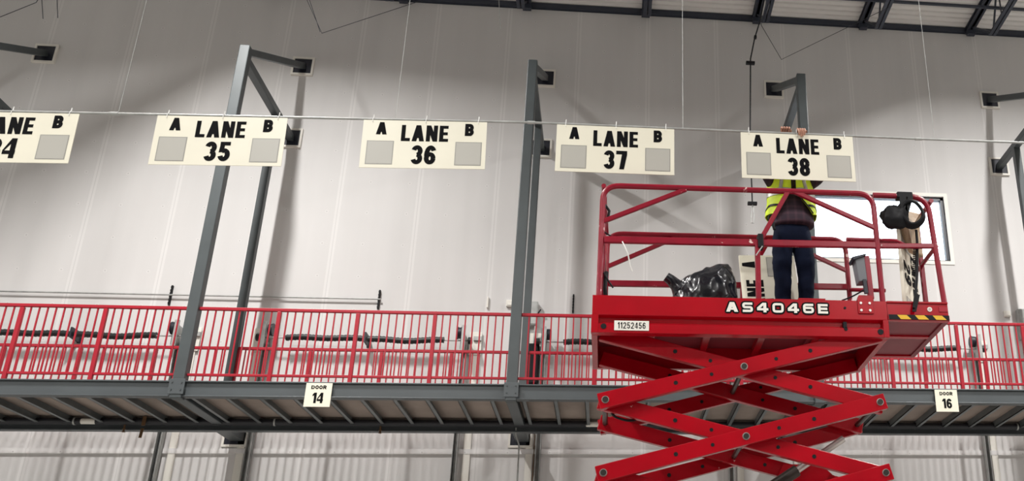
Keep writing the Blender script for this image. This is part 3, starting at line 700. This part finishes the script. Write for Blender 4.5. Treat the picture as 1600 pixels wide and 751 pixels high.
for y in (YM, LY1-.05): MB().beam((2.915, y, 4.6), (2.905, y, 5.62), .042, .042, (0,1,0)).build('extension_post', REDRAIL, lift, bevel=.006)
MB().tube([(2.34, LY1-.05, 5.655), (2.91, LY1-.05, 5.655)], RT, 12).build('extension_far_rail', REDRAIL, lift, smooth=True)
MB().tube([(2.34, LY1-.05, 5.11), (2.70, LY1-.05, 5.11)], .020, 12).build('extension_far_rail', REDRAIL, lift, smooth=True)

# scissor stack
AX0, AX1 = -.040, 2.272; ZJ = [4.304-.597*k for k in range(7)]
TH, AW = .135, .065
def arm(xa, za, xb, zb, yc, name):
    d = Vector((xb-xa, 0, zb-za)).normalized()
    a = Vector((xa, yc, za))-d*.055; b = Vector((xb, yc, zb))+d*.055
    o = MB().beam(a, b, AW, TH).build(name, RED, lift, bevel=.006)
    for u, r in ((.25, .018), (.38, .016), (.62, .016), (.75, .018)):
        p = Vector((xa, yc, za)).lerp(Vector((xb, yc, zb)), u)
        MB().tube([(p.x, yc-AW/2-.003, p.z), (p.x, yc+AW/2+.003, p.z)], r, 12).build('bushing', BLACK, o, smooth=True)
    return o
for k in range(6):
    zt, zb = ZJ[k], ZJ[k+1]
    for yo, yi, s in ((LY0+.095, LY0+.175, 1), (LY1-.095, LY1-.175, -1)):
        arm(AX0, zb, AX1, zt, yo, 'outer_scissor_arm')
        arm(AX0, zt, AX1, zb, yi, 'inner_scissor_arm')
    # centre pins and end cross tubes
    cx_, cz_ = (AX0+AX1)/2, (zt+zb)/2
    MB().tube([(cx_, LY0+.045, cz_), (cx_, LY1-.045, cz_)], .023, 14).build('centre_pin', PIN, lift, smooth=True)
    for x in (AX0, AX1):
        MB().tube([(x, LY0+.045, zb), (x, LY1-.045, zb)], .024, 14).build('joint_pin', PIN, lift, smooth=True)
    for x, z in ((AX0, zb), (AX1, zb), (cx_, cz_)):
        MB().tube([(x, LY0+.056, z), (x, LY0+.063, z)], .031, 16).build('pin_collar', CHROME, lift, smooth=True)
# lift cylinder and stays between stages
MB().tube([(1.30, 8.34, 3.02), (1.62, 8.34, 3.22)], .052, 16).build('lift_cylinder', PIN, lift, smooth=True)
MB().tube([(1.62, 8.34, 3.22), (2.05, 8.34, 3.50)], .030, 16).build('cylinder_rod', CHROME, lift, smooth=True)
MB().tube([(.55, 8.34, 2.45), (1.30, 8.34, 3.02)], .060, 16).build('lift_cylinder', PIN, lift, smooth=True)
MB().poly([(1.55, 8.62, 3.33), (1.90, 8.62, 3.33), (2.12, 8.62, 3.12), (1.45, 8.62, 3.12)], (0, .03, 0)).build('gusset_plate', RED, lift)
MB().tube(rounded([(1.00, 8.5, 3.62), (1.20, 8.5, 3.60), (1.30, 8.5, 3.52)], .08), .022, 10).build('hose_loop', KRAFT, lift, smooth=True)
MB().tube(rounded([(.0, 7.97, 3.70), (.02, 7.99, 3.60), (.16, 8.0, 3.56), (.26, 8.0, 3.59)], .08), .010, 8).build('hydraulic_hose', BLACK, lift, smooth=True)
# chassis
MB().poly([(-.20, 7.85, .25), (2.43, 7.85, .25), (2.43, 7.85, .62), (2.30, 7.85, .72), (-.07, 7.85, .72), (-.20, 7.85, .62)], (0, .98, 0)).build('chassis', RED, lift, bevel=.02)
for x in (.20, 2.0):
    for y in (7.80, 8.78):
        wl = MB().tube([(x, y, .20), (x, y+.11, .20)], .20, 28).build('wheel', BLACK, lift, smooth=True, bevel=.02)
        MB().tube([(x, y-.006, .20), (x, y+.116, .20)], .09, 20).build('hub', GREYBOX, wl, smooth=True)
for x in (AX0, AX1): MB().box(x-.05, x+.05, 7.95, 8.73, .62, .80).build('scissor_foot', RED, lift)

# pedestal with grey box standing on the near beam
MB().beam((2.255, LY0+.02, 4.62), (2.24, LY0+.02, 5.03), .05, .05, (0,1,0)).build('pedestal_post', REDRAIL, lift, bevel=.006)
bx = MB().poly([(2.125, LY0-.02, 5.005), (2.215, LY0-.02, 5.02), (2.225, LY0-.02, 4.78), (2.15, LY0-.02, 4.775)], (0, .12, 0)).build('socket_box', GREYBOX, lift, bevel=.008)
MB().poly([(2.10, LY0-.04, 5.0), (2.225, LY0-.04, 5.035), (2.225, LY0-.04, 5.02), (2.11, LY0-.04, 4.975)], (0, .15, 0)).build('box_hood', DARK, bx)
MB().beam((2.195, LY0-.022, 4.79), (2.205, LY0-.022, 4.66), .03, .03, (0,1,0)).build('box_bracket', DARK, bx)
MB().tube(rounded([(2.21, LY0+.03, 4.72), (2.10, LY0+.06, 4.66), (2.0, LY0+.06, 4.62)], .1), .007, 6).build('power_lead', BLACK, lift, smooth=True)

# cream string tied between rails
wire('paper_tie', [(.07, LY0, 5.10), (.10, LY0-.03, 5.02), (.12, LY0-.02, 4.98), (.14, LY0, 4.88), (.16, LY0+.02, 4.83)], .006, ZIP, 'torn white plastic tie hanging from the near mid rail of the lift', 'tie')

# ------------------------------------------------------------ things in the platform
def black_bag():
    bm = bmesh.new(); bmesh.ops.create_icosphere(bm, subdivisions=5, radius=1)
    for v in bm.verts:
        p = v.co.copy(); x, y, z = p
        # wedge-shaped heap: tall at the right, tapering to a gathered neck at the left
        X_ = x; top = .66+.34*min(1, max(0, (x+1)/1.6))**.9
        bx = (abs(x)**.8)*(1 if x > 0 else -1); bz = (abs(z)**.62)*(1 if z > 0 else -1)
        q = Vector((bx*.315, y*.24*(.6+.4*top), ((bz+1)/2)*.68*top))
        n1 = abs(noise.noise(q*7+Vector((3, 1, 2)))); n2 = abs(noise.noise(q*15)); n3 = noise.noise(q*3.1)
        d = (n1*.05+n2*.014+n3*.035)
        nn = Vector((x, y, z*.6)).normalized(); q -= nn*d
        v.co = q
    for v in bm.verts: v.co.z = max(0, v.co.z)
    me = bpy.data.meshes.new('plastic_bag'); bm.to_mesh(me); bm.free(); me.materials.append(BAGM)
    for f in me.polygons: f.use_smooth = True
    o = bpy.data.objects.new('plastic_bag', me); COL.objects.link(o); o.location = (.84, 8.35, 4.50)
    o['label'] = 'crumpled black plastic bag lying on the lift platform'; o['category'] = 'bag'
    m = MB(); c = Vector((.57, 8.33, 4.92))
    pts = [c+Vector((.05, 0, -.05)), c, c+Vector((-.05, -.01, .045)), c+Vector((-.09, -.02, .07))]
    m.tube(pts, [.10, .06, .05, .045], 9)
    k = m.build('gathered_neck', BAGM, None, smooth=True)
    k.parent = o; k.data.transform(Matrix.Translation(-o.location))
    return o
black_bag()

def spare_sign(O, ex, ez, digits, label, ab='AB', W_=1.10, H_=.50, name='spare_lane_sign', thick=.03):
    """pack of signs; ex = along the lettering, ez = up of the lettering; face normal = ex x ez"""
    O = Vector(O); ex = Vector(ex).normalized(); ez = Vector(ez); ez = (ez-ex*ez.dot(ex)).normalized(); nn = ex.cross(ez).normalized()
    t = thing(name, label, 'sign', O)
    P = lambda u, v, d=0: O+ex*u+ez*v+nn*d
    MB().poly([P(0,0), P(W_,0), P(W_,H_), P(0,H_)], -nn*thick).build('board', BONE, t)
    m = MB(); text(m, 'LANE', P(W_/2-.03, H_-.215, .0015), ex, ez, .168, .66, .215, .095, widths={'L': .47, 'A': .65, 'N': .60, 'E': .48}); m.build('lane_lettering', INK, t)
    m = MB(); text(m, digits, P(W_/2, .048, .0015), ex, ez, .195, .52, .215, .075); m.build('number', INK, t)
    m = MB(); text(m, ab[0], P(.165, H_-.15, .0015), ex, ez, .128, .74, .26, .1); m.build('letter_a', INK, t)
    m = MB(); text(m, ab[1], P(min(.945, W_-.115), H_-.15, .0015), ex, ez, .128, .62, .26, .1); m.build('letter_b', INK, t)
    for u in (.165, min(.945, W_-.14)):
        h = .118; pl = MB().add([P(u-h,.042,.0012), P(u+h,.042,.0012), P(u+h,.285,.0012), P(u-h,.285,.0012)], [(0,1,2,3)]).build('label_plate', GREYEDGE, t)
        g = .008; MB().add([P(u-h+g,.05,.002), P(u+h-g,.05,.002), P(u+h-g,.277,.002), P(u-h+g,.277,.002)], [(0,1,2,3)]).build('label_face', GREYLBL, pl)
# standing on end against the far rail, letter tops to the left, reading upwards
spare_sign((1.79, 8.52, 4.50), (-.02, .24, .97), (-1, 0, -.02), '', 'spare cream lane sign standing on end behind the worker, lettering turned sideways', ab='BA', W_=.955, H_=.55)

# ------------------------------------------------------------ pack of rolled signs and cable gear at the extension
E2 = Vector((-.01, .0, -1)).normalized()
spare_sign((2.625, 7.97, 5.50), E2, (.55, .83, 0), '29', 'spare LANE 29 sign pack standing on edge by the extension end', W_=1.02, thick=.03)
kp = MB()
kp.poly([(2.56, 7.99, 5.60), (2.88, 8.16, 5.62), (2.84, 8.16, 5.42), (2.86, 8.18, 5.18), (2.70, 8.02, 5.17), (2.66, 7.99, 5.36)], (.03, -.05, 0))
tag(kp.build('brown_wrapping', KRAFT, bevel=.015), 'crumpled brown wrapping around the top of the LANE 29 sign pack', 'wrapping')
gb = thing('tool_bag', 'black tool bag and coiled strap slung from the extension top rail', 'bag', (2.6, 7.82, 5.3))
def lump(c, sx, sy, sz, seed, amp=.18, sub=4):
    bm = bmesh.new(); bmesh.ops.create_icosphere(bm, subdivisions=sub, radius=1)
    for v in bm.verts:
        n = v.co.normalized(); k = 1+amp*noise.noise(n*1.7+Vector((seed, 0, 0)))+amp*.5*noise.noise(n*4+Vector((0, seed, 0)))
        v.co = Vector((n.x*sx, n.y*sy, n.z*sz))*k+Vector(c)
    mb_ = MB(); mb_.v = [tuple(v.co) for v in bm.verts]; mb_.f = [tuple(v.index for v in f.verts) for f in bm.faces]; bm.free(); return mb_
lump((2.545, 7.84, 5.44), .135, .08, .115, 3.3).build('pouch', BLACK, gb, smooth=True)
cc = Vector((2.70, 7.83, 5.475))
for k in range(4):
    R0 = .135-.008*k; pts = [cc+Vector((R0*math.cos(a)*.92, -.012*k+.01*math.sin(3*a), R0*math.sin(a))) for a in [2*PI*j/32 for j in range(32)]]
    MB().tube(pts, .015, 8, closed=True).build('strap_coil', BLACK, gb, smooth=True)
MB().box(2.585, 2.735, 7.815, 7.90, 5.635, 5.70).build('rail_wrap', BLACK, gb, bevel=.01)
MB().poly([(2.60, 7.80, 5.64), (2.66, 7.80, 5.64), (2.665, 7.80, 5.45), (2.60, 7.80, 5.45)], (0, .02, 0)).build('strap', BLACK, gb)
MB().poly([(2.68, 7.80, 5.64), (2.73, 7.80, 5.64), (2.66, 7.80, 5.44), (2.62, 7.80, 5.44)], (0, .02, 0)).build('strap', BLACK, gb)
hp = []
for k in range(90):
    u = k/89; a = u*2*PI*16; hp.append((2.735-.04*u+.014*math.cos(a), 7.90+.014*math.sin(a), 5.20-.30*u))
hs = thing('coiled_lead', 'black coiled lead hanging beside the LANE 29 sign pack over the deck edge', 'cable', (2.6, 7.8, 4.5))
MB().tube(hp, .0055, 6).build('coil', BLACK, hs, smooth=True)
MB().tube(rounded([(2.745, 7.86, 5.33), (2.75, 7.88, 5.2), (2.71, 7.86, 4.88), (2.66, 7.80, 4.68), (2.62, 7.775, 4.53)], .08), .013, 8).build('lead', BLACK, hs, smooth=True)
MB().poly([(2.645, 7.775, 4.66), (2.69, 7.775, 4.66), (2.64, 7.775, 4.50), (2.605, 7.775, 4.50)], (0, .012, 0)).build('strap_tail', BLACK, hs)
dk = MB().poly([(2.80, 8.36, 5.52), (2.86, 8.36, 5.52), (2.885, 8.36, 4.98), (2.76, 8.36, 4.70), (2.72, 8.36, 4.72)], (0, .06, 0))
tag(dk.build('garment_bag', JEAN, bevel=.02), 'dark cloth bag hanging behind the LANE 29 sign pack', 'bag')

# ------------------------------------------------------------ the worker
def skin_mesh(verts, edges, radii, sub=2, flat=None):
    me = bpy.data.meshes.new('tmp'); me.from_pydata(verts, edges, []); ob = bpy.data.objects.new('tmp', me); COL.objects.link(ob)
    md = ob.modifiers.new('skin', 'SKIN'); md.use_smooth_shade = True
    for i, v in enumerate(me.skin_vertices[0].data):
        r = radii[i]; v.radius = r if isinstance(r, tuple) else (r, r); v.use_root = (i == 0)
    s = ob.modifiers.new('s', 'SUBSURF'); s.levels = sub; s.render_levels = sub
    dg = bpy.context.evaluated_depsgraph_get(); dg.update(); ev = ob.evaluated_get(dg); m2 = bpy.data.meshes.new_from_object(ev)
    mb_ = MB(); mb_.v = [tuple(v.co) for v in m2.vertices]; mb_.f = [tuple(p.vertices) for p in m2.polygons]
    bpy.data.objects.remove(ob); return mb_
def chain(pts, rad, sub=2):
    return skin_mesh(pts, [(i, i+1) for i in range(len(pts)-1)], rad, sub)
wk_ = thing('person', 'person in yellow hi-vis vest and dark trousers on the lift, holding the lane 38 sign', 'person', (1.70, 8.42, 4.5))
PX = 1.70; PY = 8.42; D = 4.5
hipL, hipR = (PX-.095, PY, 5.42), (PX+.095, PY, 5.42)
V = [(PX, PY, 5.50), (PX, PY+.01, 5.62), (PX, PY+.015, 5.80), (PX, PY, 5.97), (PX, PY-.005, 6.06), (PX, PY-.02, 6.14), (PX, PY-.03, 6.22),      # 0-6 spine to head base
     (PX-.16, PY, 6.03), (1.415, 8.24, 6.12), (1.585, 8.20, 6.34),                                                       # 7-9 his right arm
     (PX+.17, PY, 6.03), (2.03, 8.24, 6.12), (1.835, 8.19, 6.33),                                                        # 10-12 his left arm
     (PX-.10, PY, 5.42), (PX-.12, PY-.02, 4.99), (PX-.125, PY+.02, 4.58), (PX-.135, PY-.12, 4.55),                       # 13-16
     (PX+.10, PY, 5.42), (PX+.115, PY-.02, 4.99), (PX+.115, PY+.02, 4.58), (PX+.13, PY-.12, 4.55)]                       # 17-20
Eg = [(0,1),(1,2),(2,3),(3,4),(4,5),(5,6),(4,7),(7,8),(8,9),(4,10),(10,11),(11,12),(0,13),(13,14),(14,15),(15,16),(0,17),(17,18),(18,19),(19,20)]
Rd = [(.15,.10),(.145,.10),(.155,.105),(.15,.10),(.09,.08),.055,.06,.062,.042,.030,.062,.042,.030,.085,.058,.042,.035,.085,.058,.042,.035]
body = skin_mesh(V, Eg, Rd)
# head with face
def head(c):
    bm = bmesh.new(); bmesh.ops.create_icosphere(bm, subdivisions=5, radius=1)
    for v in bm.verts:
        n = v.co.copy(); x, y, z = n
        p = Vector((x*.076, y*.095, z*.118))
        if z < 0: p.x *= 1-.28*(-z); p.y *= 1-.12*(-z)
        if y < -.2:                                       # face looks towards -Y
            fx, fz = x, z
            p.y -= .028*math.exp(-((fx/.13)**2+((fz+.08)/.16)**2))                       # nose
            p.y += .010*(math.exp(-(((fx-.36)/.18)**2+((fz-.10)/.12)**2))+math.exp(-(((fx+.36)/.18)**2+((fz-.10)/.12)**2)))   # eye sockets
            p.y -= .008*math.exp(-((fx/.4)**2+((fz-.26)/.08)**2))                          # brow
            p.y -= .008*math.exp(-((fx/.28)**2+((fz+.42)/.07)**2))+.0                      # lips
            p.y += .006*math.exp(-((fx/.30)**2+((fz+.425)/.018)**2))                       # mouth line
            p.y -= .010*math.exp(-((fx/.25)**2+((fz+.80)/.14)**2))                         # chin
        for sx in (-1, 1):                                # ears
            d = math.exp(-(((x-sx)/.12)**2*1.0+((y-.05)/.16)**2+((z+.02)/.22)**2)); p.x += sx*.022*d
        v.co = p+Vector(c)
    m_ = MB(); m_.v = [tuple(v.co) for v in bm.verts]; m_.f = [tuple(v.index for v in f.verts) for f in bm.faces]; bm.free(); return m_
HC = Vector((PX, PY-.045, 6.315))
def join(a, b): a.add(b.v, b.f); return a
join(body, head(HC))
# hands: palm behind the sign top, fingers over the bar
def hand(wrist, px, s, over):
    """px: hand centre x; s=+1 thumb towards +X ; over: True when fingers come down in front of the sign"""
    wv = Vector(wrist); zb = barz(px)
    pc = Vector((px, YSN+.035, zb+.014)); m_ = chain([tuple(wv), tuple(wv.lerp(pc, .5)), tuple(pc), tuple(pc+Vector((0, -.012, .022)))], [(.028,.026), (.034,.02), (.040,.017), (.036,.014)])
    for j in range(4):
        ox = (-.033+.022*j); ln = (.85, 1.0, .95, .78)[j] if s > 0 else (.78, .95, 1.0, .85)[j]
        if over: pts = [pc+Vector((ox*.9, -.0, .012)), pc+Vector((ox, -.028, .036)), pc+Vector((ox, -.060, .030)), pc+Vector((ox*.88, -.082, .026-.046*ln)), pc+Vector((ox*.75, -.074, .022-.092*ln))]
        else: pts = [pc+Vector((ox*.9, .0, .012)), pc+Vector((ox*1.1, -.02, .046)), pc+Vector((ox*1.15, -.045, .050)), pc+Vector((ox*1.1, -.058, .034*ln)), pc+Vector((ox*1.0, -.054, .020))]
        join(m_, chain([tuple(p) for p in pts], [.0105, .0108, .010, .0092, .0078]))
    th = [pc+Vector((s*.026, .0, -.02)), pc+Vector((s*.050, -.006, .008)), pc+Vector((s*.056, -.030, .022)), pc+Vector((s*.048, -.052, .016))]
    join(m_, chain([tuple(p) for p in th], [.014, .012, .0105, .009]))
    return m_
join(body, hand(V[9], 1.620, 1, False)); join(body, hand(V[12], 1.772, 1, True))
bo = body.build('body', SKIN, wk_, smooth=True)
hr = MB(); bm = bmesh.new(); bmesh.ops.create_icosphere(bm, subdivisions=4, radius=1)
for v in bm.verts:
    x, y, z = v.co
    v.co = Vector((x*.083, y*.102+.008, z*.124))+HC
fs = [f for f in bm.faces if (f.calc_center_median().z-HC.z) > .035-.55*max(0, f.calc_center_median().y-HC.y) and not ((f.calc_center_median().y-HC.y) < -.05 and (f.calc_center_median().z-HC.z) < .065)]
hr.v = [tuple(v.co) for v in bm.verts]; hr.f = [tuple(v.index for v in f.verts) for f in fs]; bm.free()
hr.build('hair', HAIR, wk_, smooth=True)
# trousers
tv = [(PX, PY, 5.50), (PX, PY+.005, 5.66), (PX-.095, PY, 5.40), (PX-.118, PY-.03, 5.18), (PX-.118, PY-.03, 5.00), (PX-.12, PY+.0, 4.80), (PX-.125, PY+.02, 4.60),
      (PX+.095, PY, 5.40), (PX+.108, PY-.03, 5.18), (PX+.105, PY-.03, 5.00), (PX+.103, PY+.0, 4.80), (PX+.105, PY+.02, 4.60)]
te = [(0,1),(0,2),(2,3),(3,4),(4,5),(5,6),(0,7),(7,8),(8,9),(9,10),(10,11)]
tr = [(.20,.13),(.19,.13),(.105,.115),(.092,.10),(.083,.085),(.078,.08),(.076,.085),(.105,.115),(.090,.10),(.081,.085),(.076,.08),(.075,.085)]
trm = skin_mesh(tv, te, tr)
trm.v = [(x+.010*noise.noise(Vector((x*9, y*9, z*16))), y+.012*noise.noise(Vector((x*9+5, y*9, z*14))), z) for x, y, z in trm.v]
trm.build('trousers', JEAN, wk_, smooth=True)
for sx in (-.125, .105):
    b_ = chain([(PX+sx, PY+.06, 4.555), (PX+sx, PY+.0, 4.565), (PX+sx*1.03, PY-.09, 4.545), (PX+sx*1.05, PY-.16, 4.535)], [(.045,.05), (.05,.06), (.05,.045), (.042,.032)])
    join(b_, chain([(PX+sx, PY+.03, 4.58), (PX+sx, PY+.03, 4.68)], [.055, .055]))
    b_.v = [(x, y, max(4.501, z)) for x, y, z in b_.v]
    b_.build('boot', BOOT, wk_, smooth=True)
# shirt: torso, skirt over the trousers and sleeves
sv = [(PX+.015, PY, 5.56), (PX+.015, PY, 5.61), (PX+.01, PY+.005, 5.68), (PX, PY+.015, 5.84), (PX, PY, 5.98), (PX, PY, 6.07), (PX-.17, PY, 6.035), (1.43, 8.26, 6.105), (1.53, 8.225, 6.26), (PX+.18, PY, 6.035), (2.02, 8.26, 6.105), (1.90, 8.215, 6.25)]
se = [(0,1),(1,2),(2,3),(3,4),(4,5),(5,6),(6,7),(7,8),(5,9),(9,10),(10,11)]
sr = [(.23,.165),(.235,.165),(.215,.15),(.19,.13),(.185,.12),(.09,.09),.078,.060,.045,.078,.060,.045]
sh = skin_mesh(sv, se, sr); sh.v = [(x+.008*noise.noise(Vector((x*12, y*12, z*12))), y+.010*noise.noise(Vector((x*12+5, y*12, z*9))), z) for x, y, z in sh.v]
sh.build('shirt', PLAID, wk_, smooth=True)
# open vest: a shell round the torso, front edges spreading apart towards the hem
def vest_pt(a, z, grow=0.0):
    k = (z-5.60)/.5; rx = .262-.045*k+grow; ry = .195-.03*k+grow
    wob = .006*math.sin(a*7+z*20)
    return Vector((PX+.002+(rx+wob)*math.sin(a), PY+.004-(ry+wob)*math.cos(a), z))
def gap_at(z): return math.radians(4)+math.radians(62)*max(0, (5.89-z)/.30)**1.1
def vest_panel(side, z0f, z1f, grow, thick, m_name, mt, parent, nz=10, na=26, amax=PI):
    mb_ = MB(); grid = []
    for i in range(nz+1):
        row = []
        for j in range(na+1):
            u = j/na; v = i/nz
            zt = z1f(u); zb = z0f(u); z = zb+(zt-zb)*v
            a0 = gap_at(z); a = side*(a0+(amax-a0)*u)
            row.append(vest_pt(a, z, grow))
        grid.append(row)
    n = na+1
    out = [p for r in grid for p in r]
    ins = [Vector((p.x+(PX-p.x)*thick/.2, p.y+(PY-p.y)*thick/.16, p.z)) for p in out]
    fs = []
    for i in range(nz):
        for j in range(na):
            q = (i*n+j, i*n+j+1, (i+1)*n+j+1, (i+1)*n+j); fs.append(q); fs.append(tuple(len(out)+k_ for k_ in reversed(q)))
    N = len(out)
    rim = [i*n for i in range(nz+1)]
    for i in range(nz): fs.append((rim[i], rim[i+1], N+rim[i+1], N+rim[i])); fs.append((rim[i]+na, N+rim[i]+na, N+rim[i+1]+na, rim[i+1]+na))
    for j in range(na): fs.append((j, N+j, N+j+1, j+1)); fs.append((nz*n+j, nz*n+j+1, N+nz*n+j+1, N+nz*n+j))
    mb_.add(out+ins, fs); return mb_.build(m_name, mt, parent, smooth=True)
hem = lambda u: 5.665+.025*math.sin(u*5)
vs_ = []
for side in (-1, 1):
    vp = vest_panel(side, hem, lambda u: 6.10, 0, .006, 'hi_vis_vest', HIVIS, wk_)
    vest_panel(side, lambda u: 5.735+.02*math.sin(u*5), lambda u: 5.755+.02*math.sin(u*5), .004, .004, 'black_band', BLACK, vp, nz=2)
    vest_panel(side, lambda u: 5.85+.02*math.sin(u*4), lambda u: 5.92+.02*math.sin(u*4), .004, .004, 'reflective_band', REFL, vp, nz=2)
    m = MB()
    for k in range(1): 
        pts = [vest_pt(side*a, z, .008) for a, z in ((.52, 6.10), (.50, 6.0), (.55, 5.9), (.62, 5.87))]
        m.tube(pts, .018, 8)
    m.build('reflective_strap', REFL, vp, smooth=True)
    MB().tube([vest_pt(side*gap_at(z), z, .004) for z in [5.675+.03*k_ for k_ in range(14)]], .0065, 6).build('vest_edging', BLACK, vp, smooth=True)
# belt hook and lanyard clipped to the mid rail
m = MB(); ring = [(1.475+.03*math.cos(a), 8.27, 5.595+.035*math.sin(a)) for a in [2*PI*j/16 for j in range(16)]]
m.tube(ring, .007, 6, closed=True).tube([(1.49, 8.27, 5.56), (1.50, 8.27, 5.48)], .014, 8)
m.build('belt_hook', BLACK, wk_, smooth=True)
ln = thing('safety_lanyard', 'black safety lanyard from the worker hip to the near mid rail', 'lanyard', (1.30, 7.9, 5.2))
MB().tube(rounded([(1.47, 8.25, 5.52), (1.40, 8.1, 5.44), (1.33, 7.92, 5.27), (1.29, 7.86, 5.20)], .08), .011, 8).build('strap', BLACK, ln, smooth=True)
MB().box(1.262, 1.312, LY0-.012, LY0+.075, 5.08, 5.215).build('rail_clamp', BLACK, ln, bevel=.008)
MB().tube([(1.30, LY0-.01, 5.09), (1.26, LY0-.02, 5.03), (1.24, LY0-.01, 5.0)], .006, 6).build('hook_tail', GALV, ln, smooth=True)
# tool lying by the near foot
tl = thing('hand_tool', 'small black cordless tool on the platform beside the worker', 'tool', (1.36, 8.35, 4.5))
MB().tube([(1.28, 8.0, 4.64), (1.42, 8.02, 4.66)], .028, 10).build('barrel', BLACK, tl, smooth=True)
MB().beam((1.38, 8.02, 4.66), (1.37, 8.02, 4.53), .05, .04, (0,1,0)).build('grip', GREYBOX, tl, bevel=.01)
MB().box(1.33, 1.43, 7.97, 8.06, 4.501, 4.545).build('battery', BLACK, tl, bevel=.01)
